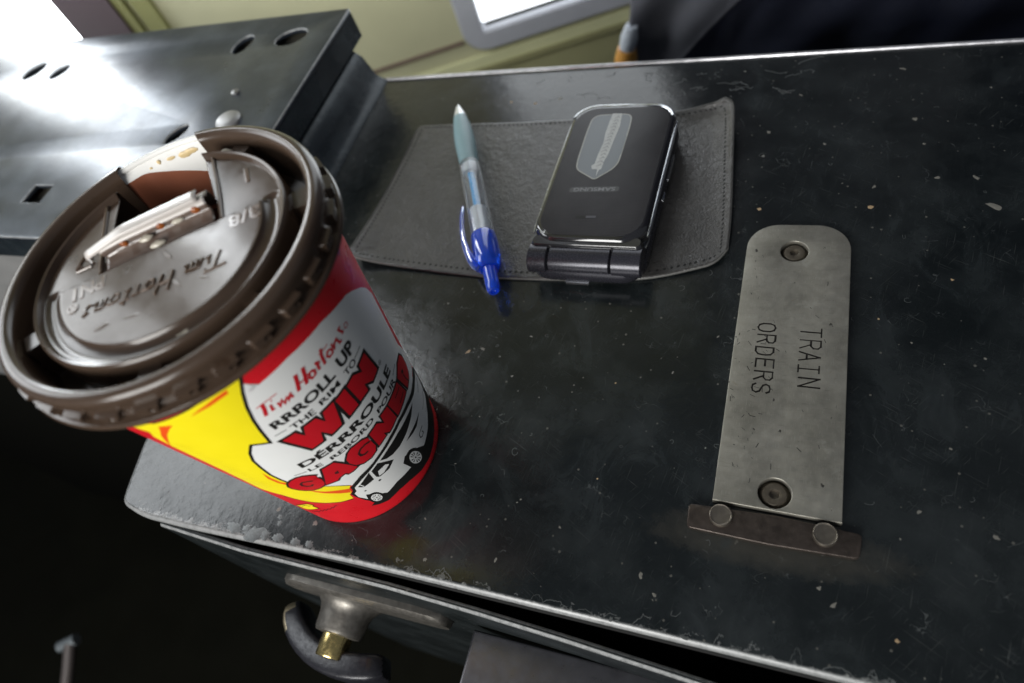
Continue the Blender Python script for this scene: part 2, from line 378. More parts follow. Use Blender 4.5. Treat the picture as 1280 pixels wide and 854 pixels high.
pl_out=[(230.6,43.3),(268.2,42.6)]+[(268.3-12+12*math.cos(a),160.4-12+12*math.sin(a)) for a in [PI/2*i/10 for i in range(11)]]+[(231.3+12-12*math.sin(a),160.2-12+12*math.cos(a)) for a in [PI/2*i/10 for i in range(11)]]
bm=curve_plate([pl_out]+[circ(x,y,5.0) for x,y in SCR],0.05,3.0,.28)
M=NT('stamped_plate_steel')
a=M.ramp(M.noise(.06,5,.65),.35,.7); c=M.mix(a,(0.36,0.345,0.30),(0.24,0.23,0.195))
st=M.ramp(M.noise(.11,4,.7,loc=(4,0,7)),.62,.72); c=M.mix(M.math('MULTIPLY',st,.5),c,(0.42,0.41,0.36))
br=M.ramp(M.noise(.2,4,.7,loc=(14,2,7)),.66,.74); c=M.mix(M.math('MULTIPLY',br,.6),c,(0.20,0.15,0.09))
nk=M.ramp(M.noise(.55,2,.5,stretch=(1,.45,1),loc=(4,22,1)),.74,.755); c=M.mix(nk,c,(0.06,0.055,0.05))
fs=M.ramp(M.noise(3.0,2,.7,stretch=(1,.12,1)),.56,.72,0,.4); c=M.mix(fs,c,(0.46,0.455,0.40))
f2=M.ramp(M.noise(2.2,3,.8,stretch=(.10,1,1),loc=(5,5,5)),.58,.72,0,.4); c=M.mix(f2,c,(0.13,0.12,0.10))
M.p(base=c,metal=.8,rough=M.ramp(M.noise(.3,5,.7),.3,.7,.36,.55))
nr=M.bump(M.noise(1.5,5,.7),.16,.0001); M.p(normal=M.bump(M.math('SUBTRACT',0.0,nk),.6,.0002,nr))
m_plate=M.m
m_stamp=simple('stamped_groove',(0.022,0.020,0.018),.6,spec=.3)
plate=obj('nameplate',bm,[m_plate,m_stamp],bx,label='silver steel nameplate stamped TRAIN ORDERS')
# stamped letters cut into the plate
GL={'T':[[(0,1),(1,1)],[(.5,1),(.5,0)]],
'R':[[(0,0),(0,1)],[(0,1),(.7,1),(.97,.87),(.97,.65),(.7,.52),(0,.52)],[(.5,.52),(1,0)]],
'A':[[(0,0),(.5,1),(1,0)],[(.2,.36),(.8,.36)]],
'I':[[(.5,0),(.5,1)],[(.1,1),(.9,1)],[(.1,0),(.9,0)]],
'N':[[(0,0),(0,1),(1,0),(1,1)]],
'O':[[(.5,1),(.85,.92),(1,.7),(1,.3),(.85,.08),(.5,0),(.15,.08),(0,.3),(0,.7),(.15,.92),(.5,1)]],
'D':[[(.05,0),(.05,1),(.6,1),(.92,.85),(1,.6),(1,.4),(.92,.15),(.6,0),(.05,0)]],
'E':[[(1,1),(0,1),(0,0),(1,0)],[(0,.52),(.8,.52)]],
'S':[[(1,.82),(.85,.96),(.5,1),(.15,.93),(.02,.76),(.15,.6),(.85,.42),(1,.24),(.85,.06),(.5,0),(.15,.04),(0,.18)]]}
cut=bmesh.new()
def stamp(word,x0,x1,ys,ye):
    n=len(word); pitch=(ys-ye)/(n-.25)
    for i,ch in enumerate(word):
        jx=random.uniform(-.25,.25); jy=random.uniform(-.15,.15); wd=pitch*.66; sh=random.uniform(-.04,.04)
        for st in GL[ch]:
            # glyph (gx: along reading -> -y, gy: up -> +x)
            pts=[(x0+jx+(x1-x0)*gy, ys-i*pitch-(gx+sh*gy)*wd+jy+(-.0)) for gx,gy in st]
            for k in range(len(pts)-1):
                a=Vector(pts[k]);b=Vector(pts[k+1]); d=(b-a); L=d.length; 
                if L<1e-3: continue
                m=(a+b)/2; ang=math.atan2(d.y,d.x)
                box(cut,(m.x,m.y,3.0),(L+.56,.56+random.uniform(-.1,.14),1.3),ang)
stamp('TRAIN',253.2,259.8,112.0,87.6); stamp('ORDERS',238.9,244.8,112.6,83.6)
cm=bpy.data.meshes.new('c'); 
for v in cut.verts: v.co=v.co*MM
cut.to_mesh(cm); cut.free(); cm.materials.append(m_plate); cm.materials.append(m_stamp)
for p in cm.polygons: p.material_index=1
cobj=bpy.data.objects.new('c',cm); col.objects.link(cobj)
bo=plate.modifiers.new('b','BOOLEAN'); bo.object=cobj; bo.operation='DIFFERENCE'; bo.solver='EXACT'; bo.use_self=True; bo.material_mode='TRANSFER'
dg=bpy.context.evaluated_depsgraph_get(); nm=bpy.data.meshes.new_from_object(plate.evaluated_get(dg))
print('plate boolean',len(plate.data.polygons),'->',len(nm.polygons))
plate.modifiers.clear(); 
if len(nm.polygons)>len(plate.data.polygons): plate.data=nm
bpy.data.objects.remove(cobj)
pb=bmesh.new(); pb.from_mesh(plate.data)
for i in range(64):
    if i<34: x=random.gauss(237.5,3.2); y=random.uniform(56,112)
    else: x=random.uniform(232.5,266.5); y=random.uniform(50,152)
    x=min(266.8,max(232.2,x))
    if min(math.hypot(x-a,y-b) for a,b in SCR)<6.5: continue
    L_=random.uniform(.5,2.2); an=random.gauss(1.9,.7); wd=random.uniform(.1,.3)
    p=[(x-math.cos(an)*L_/2,y-math.sin(an)*L_/2),(x+random.uniform(-.1,.1),y),(x+math.cos(an)*L_/2,y+math.sin(an)*L_/2)]
    for q in ribbon(p,wd):
        f=pb.faces.new([pb.verts.new((v.x*MM,v.y*MM,3.006*MM)) for v in q]); f.material_index=1
pb.to_mesh(plate.data); pb.free()
m_screw=simple('dark_screw',(0.10,0.085,0.065),.45,metal=.6,nf=.6,namp=.4)
for x,y in SCR:
    bm=bmesh.new(); lathe(bm,[(4.95,.35),(4.2,.9),(4.0,1.7),(3.5,2.15),(2.2,2.3),(1.55,2.1),(1.35,1.1),(.05,.9)],(x,y,0),48,cap1=True); obj('screw',bm,m_screw,plate)
m_rust=simple('rusty_brown_bar',(0.060,0.048,0.041),.36,metal=.65,nf=.35,namp=.7,bf=.8,bs=.4,bd=.0003)
bo_=[(223.8,33.4),(248,32.5),(273.2,33.0),(273.9,40.6),(250,41.9),(223.4,41.2)]
bm=bmesh.new(); prism(bm,smooth_path(bo_,1.6,4),.05,2.0,.35); bar=obj('clip_bar',bm,m_rust,plate,label='rusty brown spring bar')
m_stud=simple('dull_stud',(0.17,0.15,0.125),.40,metal=.85,nf=.4,namp=.25,bf=1.5,bs=.12)
for x,y in ((233.7,38.6),(263.7,38.2)):
    bm=bmesh.new(); lathe(bm,[(3.5,1.9),(3.55,3.5),(3.45,3.75),(3.2,3.85),(3.05,3.75),(2.8,3.7)],(x,y,0),48,cap1=True); obj('stud',bm,m_stud,plate)
# paint chips and dried specks on the lid
def blob(bm,x,y,r,z,mi=0,n=14,asp=1.0,rot=0,j=.35):
    vs=[]
    for i in range(n):
        a=2*PI*i/n; k=r*(1+random.uniform(-j,j)); px,py=k*math.cos(a)*asp,k*math.sin(a); 
        vs.append(bm.verts.new((x+px*math.cos(rot)-py*math.sin(rot),y+px*math.sin(rot)+py*math.cos(rot),z)))
    ctr=bm.verts.new((x,y,z+min(.25,r*.12)))
    for i in range(n):
        f=bm.faces.new((vs[i],vs[(i+1)%n],ctr)); f.material_index=mi
FL=[(73,12,1.3),(81,16,.8),(91,10,1.1),(126,32,.6),(167,33,.4),(150,81,.5),(134,92,.7),(128,90,.7),(111,113,.7),(212,16,.8),(217,11,.8),(263,23,.9),(255,49,.5),(308,47,.7),(267,19,.7),(287,256,.8),(291,223,1.1),(234,217,.9),(298,189,.9),(311,189,.9),(316,174,1.5),(276,184,.6),(275,173,.9),(294,208,.7),(233,202,.9),(234,171,.9),(130,246,1.6),(117,243,.9),(103,245,.9),(226,62,.3),(162,115,.4),(153,100,.4),(192,45,.4),(191,83,.4),(211,90,.4),(298,73,.5),(289,51,.5),(283,13,.7),(278,120,.5),(288,111,.4),(309,107,.5),(301,139,.6),(257,209,.6),(246,241,.6),(220,260,.6),(319,241,.7),(139,6,.7),(164,11,.5),(183,26,.5),(121,45,.4),(142,62,.4)]
bm=bmesh.new()
for x,y,r in FL:
    blob(bm,x,y,r*.8,.01,0 if random.random()<.7 else 1,asp=random.uniform(.7,2.2),rot=random.uniform(0,3))
for i in range(90):
    blob(bm,random.uniform(20,410),random.uniform(4,265),random.uniform(.1,.28),.01,0,n=7,asp=random.uniform(.6,2.5),rot=random.uniform(0,3))
m_fleck=simple('dried_speck',(0.13,0.125,0.11),.6,nf=2,namp=.4); m_fleck2=simple('tan_speck',(0.30,0.21,0.12),.6,nf=2,namp=.3)
for f in bm.faces: f.material_index+=1
merge(lidbm,bm)
# scalloped bare patches along the front edge
m_chip=simple('bare_chip',(0.075,0.08,0.08),.36,metal=.5,nf=1.2,namp=.6,bf=2.5,bs=.35)
bm=bmesh.new()
for x,y,r,asp in ((57,1.6,2.0,1.8),(63,2.6,1.7,1.1),(67,1.2,2.6,1.9),(72,1.8,1.9,1.2),(78,1.6,1.5,1.6),(86,1.8,1.5,1.5),(92,2.0,1.4,1.2),(76,7,1.0,1.0),(75,9.3,.8,1.4)):
    blob(bm,x,y,r,.012+random.uniform(0,.004),0,n=26,asp=asp,rot=random.uniform(-.3,.3),j=.3)
merge(lidbm,bm,3)
def rib3(bm,pts,w,z,mi=0):
    for q in ribbon(pts,w):
        f=bm.faces.new([bm.verts.new((p.x,p.y,z)) for p in q]); f.material_index=mi
bm=bmesh.new()
for i in range(14):
    x=random.uniform(60,330); y=random.uniform(10,262); r=random.uniform(10,45); a0=random.uniform(0,6.28); sp=random.uniform(.1,.35)
    pts=[(x+r*math.cos(a0+sp*t/9)+random.uniform(-.1,.1),y+r*math.sin(a0+sp*t/9)+random.uniform(-.1,.1)) for t in range(10)]
    rib3(bm,[(px,max(py,.8)) for px,py in pts],.08,.014)
for i in range(58):   # dried droplets: small broken oval outlines
    x=random.uniform(105,335) if i<50 else random.uniform(60,100); y=random.uniform(6,262); r=random.uniform(.5,1.7); k=random.uniform(.45,.95); ro=random.uniform(0,3.1); a0=random.uniform(0,6.28); sp=random.uniform(2.6,5.9)
    pts=[]
    for t in range(15):
        a=a0+sp*t/14; rr=r*(1+.18*mn.noise(Vector((math.cos(a)*1.3+i,math.sin(a)*1.3,0)))); px,py=rr*math.cos(a),k*rr*math.sin(a)
        pts.append((x+px*math.cos(ro)-py*math.sin(ro),y+px*math.sin(ro)+py*math.cos(ro)))
    rib3(bm,pts,random.uniform(.10,.2),.014)
x=96.0
while x<330:      # scalloped edges of lifting paint along the front
    wd=random.uniform(2.5,9); hh=random.uniform(1.2,4.6) if x>140 else random.uniform(.8,2.2)
    if random.random()<.6:
        sk=random.uniform(.6,1.5); t0=random.choice((0,0,3)); t1=random.choice((18,18,13))
        pts=[(x+wd*(t/18)**sk+.25*mn.noise(Vector((x+t*.9,7,1))),.8+hh*math.sin(PI*t/18)**.7*(1+.5*mn.noise(Vector((x*3+t*.55,1,1))))) for t in range(t0,t1+1)]
        rib3(bm,pts,random.uniform(.10,.30),.013)
        if random.random()<.5:
            for q in range(3): blob(bm,x+wd*random.uniform(.2,.8),.8+hh*random.uniform(.1,.6),random.uniform(.2,.6),.011,0,n=9,asp=random.uniform(.8,2.2),rot=random.uniform(0,3),j=.4)
    x+=wd*random.uniform(.8,1.5)
for i in range(26):
    x=random.uniform(105,250); y=random.uniform(244,266); pts=[]
    for t in range(7): pts.append((x,y)); x+=random.uniform(-1,3); y+=random.uniform(-1.6,1.6)
    rib3(bm,pts,random.uniform(.25,.6),.014)
merge(lidbm,bm,4)
lid=obj('box_lid',lidbm,[m_box,m_fleck,m_fleck2,m_chip,simple('scratch_grey',(0.062,0.067,0.067),.5,nf=1.1,namp=.8)],bx)
# ---------------------------------------------------------------- left cabinet
cb=thing('metal_cabinet','dark steel cabinet with punched holes and a glaring window reflection, left of the black box','cabinet',(-200,195,0))
CH=39.6
def hole_loop(x,y,a,b,rot=0,n=28): return [(x+a*math.cos(t)*math.cos(rot)-b*math.sin(t)*math.sin(rot),y+a*math.cos(t)*math.sin(rot)+b*math.sin(t)*math.cos(rot)) for t in [2*PI*i/n for i in range(n)]]
top=smooth_path([(-880,107),(4.8,107),(5.2,282),(-880,273)],2,4)
holes=[hole_loop(-57,256,5.5,8.5,-.2),hole_loop(-24,259,10,7,.3),hole_loop(-228,247,6,9,-.6),hole_loop(-201,244,5,7.5,-.6),[(-135,131),(-121,131),(-121,143.5),(-135,143.5)],hole_loop(-58,181,4,8,-.5)]
bm=curve_plate([top]+holes,CH-3,CH,.9); obj('top_panel',bm,m_cab,cb)
bm=bmesh.new(); prism(bm,smooth_path([(-878,109.5),(2.5,109.5),(3,280),(-878,271)],2,4),CH-16,CH-6.2); 
# under-tray so the punched holes look into a dark interior
obj('inner_tray',bm,simple('tray_brown',(0.10,0.095,0.075),.6,nf=.1,namp=.3),cb)
bm=bmesh.new(); 
for a,b in (((-879,107.6),(4.4,107.6)),((4.4,107.6),(4.8,281.4)),((4.8,281.4),(-879,272.4))):
    a=Vector(a);b=Vector(b);d=(b-a).normalized();n=Vector((-d.y,d.x))*1.6
    pts=[a+d*.02,b-d*.02,b-d*.02+n,a+d*.02+n]; prism(bm,[tuple(p) for p in pts],CH-17,CH-3.05)
obj('top_flange',bm,m_cabflat,cb)
m_cabside=simple('grey_cabinet_side',(0.30,0.30,0.295),.42,metal=.4,nf=.03,namp=.25,bf=.2,bs=.2)
bm=bmesh.new(); prism(bm,[(-880,110.5),(-16,110.5),(-16,274),(-880,274)],-161,CH-17.2); obj('cabinet_body',bm,m_cabside,cb)
bm=bmesh.new(); prism(bm,[(-878,120),(-20,120),(-20,270),(-878,270)],-700,-161.2); obj('cabinet_under_shade',bm,m_under,cb)  # added near-black block standing in for the dark below the cabinet
bm=bmesh.new(); rows=[]
for y in (111,150,200,240,262,268,270):
    k=1 if y<262 else .9
    rows.append([Vector((-18,y,CH-17.1)),Vector((-4,y,CH-17.3)),Vector((3*k,y,CH-19)),Vector((7.5*k,y,CH-23)),Vector((9.5*k,y,CH-29)),Vector((11.5*k,y,4)),Vector((14.0,y,1.6)),Vector((16.5,y,.3)),Vector((16.6,y,.06)),Vector((-18,y,.06))])
grid_skin(bm,rows,False); obj('rolled_ledge',bm,m_cabflat,cb,angle=50)
bm=bmesh.new()
for i in range(26): blob(bm,random.uniform(3,13),random.uniform(225,268),random.uniform(.8,2.6),CH-17-random.uniform(0,1),0)
bm.free()
bm=bmesh.new(); lathe(bm,[(7,0),(7,1.2),(6,2.2),(4,2.8),(1,3)],(-27,189,CH+.02),40,cap1=True); obj('rivet',bm,simple('rivet_steel',(0.25,0.25,0.25),.45,metal=.7),cb)
bm=bmesh.new(); lathe(bm,[(2.2,0),(2.2,1.0),(1.2,1.6)],(-36,212,CH+.02),24,cap1=True); obj('rivet',bm,simple('rivet_small_steel',(0.2,0.2,0.2),.4,metal=.8),cb)
# ---------------------------------------------------------------- leather pouch
M=NT('black_leather')
n1=M.noise(.9,5,.6); n2=M.noise(.05,3)
M.p(base=M.mix(M.ramp(n2,.3,.7),(0.026,0.0245,0.023),(0.044,0.042,0.040)),rough=M.ramp(n1,.3,.7,.30,.46),spec=.6)
vo=M.n('ShaderNodeTexVoronoi',{'Vector':M.co(1000.0),'Scale':.85},feature='DISTANCE_TO_EDGE')
nr=M.bump(M.ramp(vo.outputs[0],0,.25),.4,.0002); nr=M.bump(M.noise(.25,4,.6),.6,.0008,nr); M.p(normal=nr)
m_lea=M.m
m_hole=simple('stitch_hole',(0.006,0.006,0.006),.8); m_ledge=simple('leather_raw_edge',(0.10,0.10,0.095),.6,nf=1,namp=.3)
def catmull(P,n):
    P=[Vector(p) for p in P]; L=[0]
    for i in range(1,len(P)): L.append(L[-1]+(P[i]-P[i-1]).length)
    out=[]
    for k in range(n+1):
        s=L[-1]*k/n; i=0
        while i<len(P)-2 and L[i+1]<s: i+=1
        t=(s-L[i])/(L[i+1]-L[i]+1e-9); p0=P[i-1] if i>0 else P[i]*2-P[i+1]; p1=P[i];p2=P[i+1];p3=P[i+2] if i+2<len(P) else P[i+1]*2-P[i]
        out.append(.5*((2*p1)+(p2-p0)*t+(2*p0-5*p1+4*p2-p3)*t*t+(3*p1-p0-3*p2+p3)*t**3))
    return out
LT=[(55.6,227.3,1.2),(80,227.6,1.2),(108.6,227.5,1.2),(142.8,228.4,1.2),(166.9,229.2,1.5),(190,229.2,3),(208.4,229.8,7),(213.8,230.2,9.4)]
LR=[(213.8,230.2,9.4),(217.2,227.5,9.3),(218.5,222,8.4),(220.2,203.2,6),(223.3,167.7,4),(224.2,147.3,3)]
LB=[(52.5,136.6,6),(55.5,132.6,6),(58.1,131.6,6),(72.3,130.9,3),(105.9,128.6,1.5),(129.4,127.8,1.2),(158.5,128.5,1.2),(191.9,131.1,1.5),(213.1,137.4,2),(220,141,2.4),(224.2,147.3,3)]
LL=[(52.5,136.6,6),(53.2,165.5,2.5),(54,197.6,1.5),(53.6,222,1.2),(54.3,226,1.2),(55.6,227.3,1.2)]
NU,NV=110,72
ct=catmull(LT,NU);cbm=catmull(LB,NU);cl=catmull(LL,NV);cr=catmull(LR[::-1],NV)
def leather(u,v):
    i=min(NU-1,int(u*NU));fu=u*NU-i;j=min(NV-1,int(v*NV));fv=v*NV-j
    T=ct[i].lerp(ct[i+1],fu);B=cbm[i].lerp(cbm[i+1],fu);Lx=cl[j].lerp(cl[j+1],fv);Rx=cr[j].lerp(cr[j+1],fv)
    P=B*(1-v)+T*v+Lx*(1-u)+Rx*u-(cbm[0]*(1-u)*(1-v)+cbm[-1]*u*(1-v)+ct[0]*(1-u)*v+ct[-1]*u*v)
    # the sheet lies flat in the middle and only lifts towards its edges
    e=min(u,1-u,v,1-v); k=max(0,1-e/.16); zf=1.25
    P.z=zf+(P.z-zf)*(k**1.6)+.25*math.sin(P.x*.09+P.y*.05)*(1-k)*.6
    P.z=max(P.z,1.15); return P
bm=bmesh.new()
rows=[[leather(i/NU,j/NV) for i in range(NU+1)] for j in range(NV+1)]
grid_skin(bm,rows,False)
lp=thing('leather_pouch','flat black leather pouch with perforated edges and a curled corner, under the pen and phone','pouch',(138,178,0))
lo=obj('leather_sheet',bm,[m_lea,m_ledge],lp)
so=lo.modifiers.new('t','SOLIDIFY'); so.thickness=1.1*MM; so.offset=-1; so.material_offset_rim=1
def row_of_holes(bm,f,n):
    for i in range(n):
        p,tn=f(i/(n-1)); a=leather(*p)
        uu=.004; du=(leather(min(1,p[0]+uu),p[1])-leather(p[0]-uu,p[1])).normalized(); dv=(leather(p[0],min(1,p[1]+uu))-leather(p[0],p[1]-uu)).normalized(); nn=du.cross(dv).normalized()
        vs=[bm.verts.new(a+nn*.03+du*(.66*math.cos(2*PI*k/8))+dv*(.66*math.sin(2*PI*k/8))) for k in range(8)]; bm.faces.new(vs)
bm=bmesh.new()
row_of_holes(bm,lambda t:((.03+.94*t,.034),0),64); row_of_holes(bm,lambda t:((.03+.94*t,.966),0),64)
row_of_holes(bm,lambda t:((.972,.06+.88*t),0),38); row_of_holes(bm,lambda t:((.022,.06+.88*t),0),38)
obj('stitch_holes',bm,m_hole,lo,smooth=False)
# ---------------------------------------------------------------- pen
pt=Vector((74.7,239.1,4.2)); pe=Vector((134.4,115.2,8.0)); ax=(pe-pt).normalized()
pn=thing('ballpoint_pen','clear ballpoint pen with blue clip, cap and button and teal rubber grip, on the leather','pen',tuple((pt+pe)/2))
M=NT('clear_plastic'); M.p(base=(0.93,0.96,0.98),rough=.06,trans=.92,ior=1.35,spec=.5); m_clear=M.m
M=NT('frosted_teal_grip'); M.p(base=(0.36,0.56,0.60),rough=.42,trans=.45,ior=1.4,sss=.0); M.p(normal=M.bump(M.noise(1.5),.1)); m_grip=M.m
M=NT('blue_translucent'); M.p(base=(0.02,0.13,1.0),rough=.12,trans=.6,ior=1.4,coat=.5); m_blue=M.m
M=NT('white_collar'); M.p(base=(0.9,0.93,0.96),rough=.3,trans=.2,ior=1.4); m_coll=M.m
bm=bmesh.new(); lathe(bm,[(.35,0),(.5,.8),(1.0,2.2),(1.1,3.0)],pt,24,ax,cap0=True,cap1=True); obj('ball_tip',bm,simple('pen_metal',(0.7,0.7,0.7),.25,metal=1),pn)
bm=bmesh.new(); lathe(bm,[(1.3,2.6),(1.9,5),(2.9,9),(3.6,13),(3.6,13.2)],pt,40,ax,cap0=True,cap1=True); obj('nose_cone',bm,simple('nose_silver',(0.75,0.77,0.78),.3,metal=.5),pn)
bm=bmesh.new(); lathe(bm,[(3.7,13.2),(4.3,18),(5.0,26),(5.25,34),(5.1,42),(4.8,48),(4.75,52),(4.4,52.3)],pt,56,ax,cap0=True,cap1=True); obj('grip',bm,m_grip,pn)
bm=bmesh.new(); lathe(bm,[(4.9,52.3),(5.0,53),(5.25,75),(5.45,104),(4.5,104.2),(4.3,75),(4.1,52.6)],pt,56,ax); obj('barrel',bm,m_clear,pn)
bm=bmesh.new(); lathe(bm,[(1.7,52.4),(1.7,88)],pt,24,ax,cap0=True,cap1=True); obj('ink_refill',bm,simple('cyan_refill',(0.03,0.45,0.95),.25,nf=None),pn)
bm=bmesh.new(); lathe(bm,[(3.0,86),(4.0,87),(4.05,103.8),(3,104)],pt,40,ax,cap0=True,cap1=True); obj('collar',bm,m_coll,pn)
bm=bmesh.new(); lathe(bm,[(3.6,54),(3.9,54.5),(3.9,59),(3.5,60)],pt,40,ax,cap0=True,cap1=True); obj('collar',bm,m_coll,pn)
bm=bmesh.new(); lathe(bm,[(5.6,104.1),(5.9,105),(6.1,112),(5.9,119),(5.3,123),(4.0,124.5)],pt,56,ax,cap0=True,cap1=True); cpn=obj('end_cap',bm,m_blue,pn)
bm=bmesh.new(); lathe(bm,[(3.3,124.3),(3.15,127),(3.0,133),(2.85,136.4),(2.3,137.4),(1.4,137.5),(1.2,136.6)],pt,40,ax,cap0=True,cap1=True); obj('push_button',bm,m_blue,pn)
sd=Vector((-.9,-.435,0)); sd=(sd-ax*sd.dot(ax)).normalized(); upv=Vector((0,0,1)); upv=(upv-ax*upv.dot(ax)).normalized(); dirc=(sd*.93+upv*.35).normalized()
bm=bmesh.new(); rows=[]
for t,off,wd,th in ((84,6.9,1.2,.7),(86,7.2,2.2,1.0),(92,8.3,2.9,1.1),(100,9.0,3.1,1.2),(108,9.1,3.1,1.3),(114,8.3,3.0,1.5),(119,7.0,2.8,1.8),(122.5,5.6,2.4,1.8),(124,4.6,2.0,1.2)):
    cpt=pt+ax*t+dirc*off; sdx=ax.cross(dirc).normalized()
    rows.append([cpt+sdx*wd*math.cos(a)+dirc*th*math.sin(a) for a in [2*PI*j/20 for j in range(20)]])
grid_skin(bm,rows,True,0,True,True); obj('clip',bm,m_blue,pn)
# ---------------------------------------------------------------- flip phone
ph=thing('flip_phone','closed black flip phone with a small grey outer screen, on the leather','phone',(171,172,0))
PR=Matrix.Rotation(math.radians(-.2),3,'Z'); PC=Vector((171.0,172,0))
def pp(x,y,z):
    q=PR@Vector((x+.026*y*(1 if y>0 else .6),y,0)); return Vector((PC.x+q.x,PC.y+q.y,z))
m_ph=simple('phone_black_gloss',(0.012,0.012,0.014),.13,spec=.5,coat=.6)
m_phs=simple('phone_satin_dark',(0.030,0.030,0.038),.26,metal=.4,nf=1,namp=.1)
m_chrome=simple('phone_silver_edge',(0.55,0.57,0.60),.2,metal=.95,nf=.2,namp=.3)
M=NT('phone_ridged_cover'); 
wv=M.n('ShaderNodeTexWave',{'Vector':M.co(1000.0,(0,1,0)),'Scale':.42,'Distortion':0.0},wave_type='BANDS',bands_direction='Y')
M.p(base=M.mix(M.ramp(M.noise(.1),.3,.7),(0.011,0.010,0.012),(0.017,0.016,0.018)),rough=.30,spec=.20,normal=M.bump(wv.outputs[0],.25,.00012)); m_ridge=M.m
def rsec(w,h,r,cx,cy,z,n=8,tiltz=0,taper=0):
    out=[]
    for x,y in rrect(w,h,r,n):
        k=1+taper*(y/h); out.append(pp(cx+x*k,cy+y,z+tiltz*(y/h)))
    return out
def loft(bm,secs,mi=0): return grid_skin(bm,secs,True,mi,True,True)
# lower shell
bm=bmesh.new(); Z0=2.0
loft(bm,[rsec(44,86,8,0,-.5,Z0),rsec(47,89,9,0,-.5,Z0+.8),rsec(48.6,91,9.5,0,-.5,Z0+2.6),rsec(48.9,91.4,9.5,0,-.5,Z0+5),rsec(48.6,91,9.5,0,-.5,Z0+7.0),rsec(48.0,90.4,9.3,0,-.5,Z0+7.6)]); 
obj('lower_shell',bm,m_phs,ph)
# silver seam strip
bm=bmesh.new(); loft(bm,[rsec(47.2,83,9,0,4.0,Z0+7.65),rsec(47.6,83.4,9,0,4.0,Z0+8.0),rsec(47.2,83,9,0,4.0,Z0+8.5)]); obj('seam_strip',bm,m_chrome,ph)
# upper shell (lid half)
bm=bmesh.new()
US=[(46.6,81.6,10.6,5.4,Z0+8.6),(48.0,82.6,11,5.4,Z0+9.2),(48.4,82.8,11,5.4,Z0+11.0),(48.0,82.4,11,5.3,Z0+12.8),(46.8,81.6,10.8,5.2,Z0+14.3),(45.4,80.2,10.4,5.0,Z0+15.2),(43.8,78.6,10,4.6,Z0+15.6)]
loft(bm,[rsec(w_,h_,r_,0,cy_,z_) for w_,h_,r_,cy_,z_ in US]); up=obj('upper_shell',bm,m_ph,ph)
# crowned ridged cover on top
bm=bmesh.new(); rows=[]
for k in range(9):
    t=k/8; s=1-t; w_=43.2*max(s,.02); h_=76.6*max(s,.02)
    rows.append([Vector((p.x,p.y,Z0+15.62+.75*(1-s*s)*1)) for p in rsec(w_,h_,9.8*max(s,.05),0,5.2,0)])
grid_skin(bm,rows,True,0,False,True); obj('cover_skin',bm,m_ridge,up)
def ztop(x,y):
    s=max(abs(x)/21.6,abs(y-5.2)/38.3); return Z0+15.62+.75*(1-min(1,s)**2)
# silver far edge of the lid
bm=bmesh.new(); arc=[]
for p in rrect(45.8,80.4,10.8,10):
    if p[1]>80.4/2-9: arc.append(p)
tube(bm,[pp(x,y+4.9,Z0+14.4) for x,y in sorted(arc,key=lambda q:math.atan2(q[1]-31.4,q[0]))],1.35,10); obj('chrome_trim',bm,m_chrome,up)
# hinge: two knuckles and a barrel
HY=-39.6
def hcyl(bm,x0,x1,r,mi=0):
    n=32; rows=[]
    for x,k in ((x0,.86),(x0+.5,1),(x1-.5,1),(x1,.86)):
        rows.append([pp(x,HY+r*k*math.cos(a),Z0+8.2+r*.86*k*math.sin(a)) for a in [2*PI*j/n for j in range(n)]])
    grid_skin(bm,rows,True,mi,True,True)
bm=bmesh.new(); hcyl(bm,-14.6,11.2,6.2); obj('hinge_barrel',bm,m_phs,ph)
for x0,x1 in ((-23.6,-15.0),(11.6,23.8)):
    bm=bmesh.new(); hcyl(bm,x0,x1,6.5); obj('hinge_knuckle',bm,m_phs,ph)
bm=bmesh.new(); loft(bm,[rsec(46.4,5.4,2.2,0,-35.4,Z0+8.7),rsec(46.6,5.6,2.2,0,-35.4,Z0+12.6),rsec(44.6,4.4,2,0,-34.9,Z0+14.4)]); obj('hinge_bridge',bm,m_ph,ph)
bm=bmesh.new(); tube(bm,[pp(24.0,y,Z0+12.4) for y in (-30,-20,0,20,32,37)],[.5,1.0,1.1,1.1,.9,.4],10); obj('flank_trim',bm,m_chrome,up)
bm=bmesh.new(); tube(bm,[pp(-23.8,y,Z0+12.6) for y in (-30,-20,0,20,32,37)],[.4,.7,.85,.85,.8,.5],10); obj('flank_trim',bm,m_chrome,up)
bm=bmesh.new(); loft(bm,[rsec(10,1.6,.6,-3,-45.9,Z0+.6),rsec(10,1.6,.6,-3,-45.9,Z0+1.8)]); obj('charging_cover',bm,m_chrome,ph)
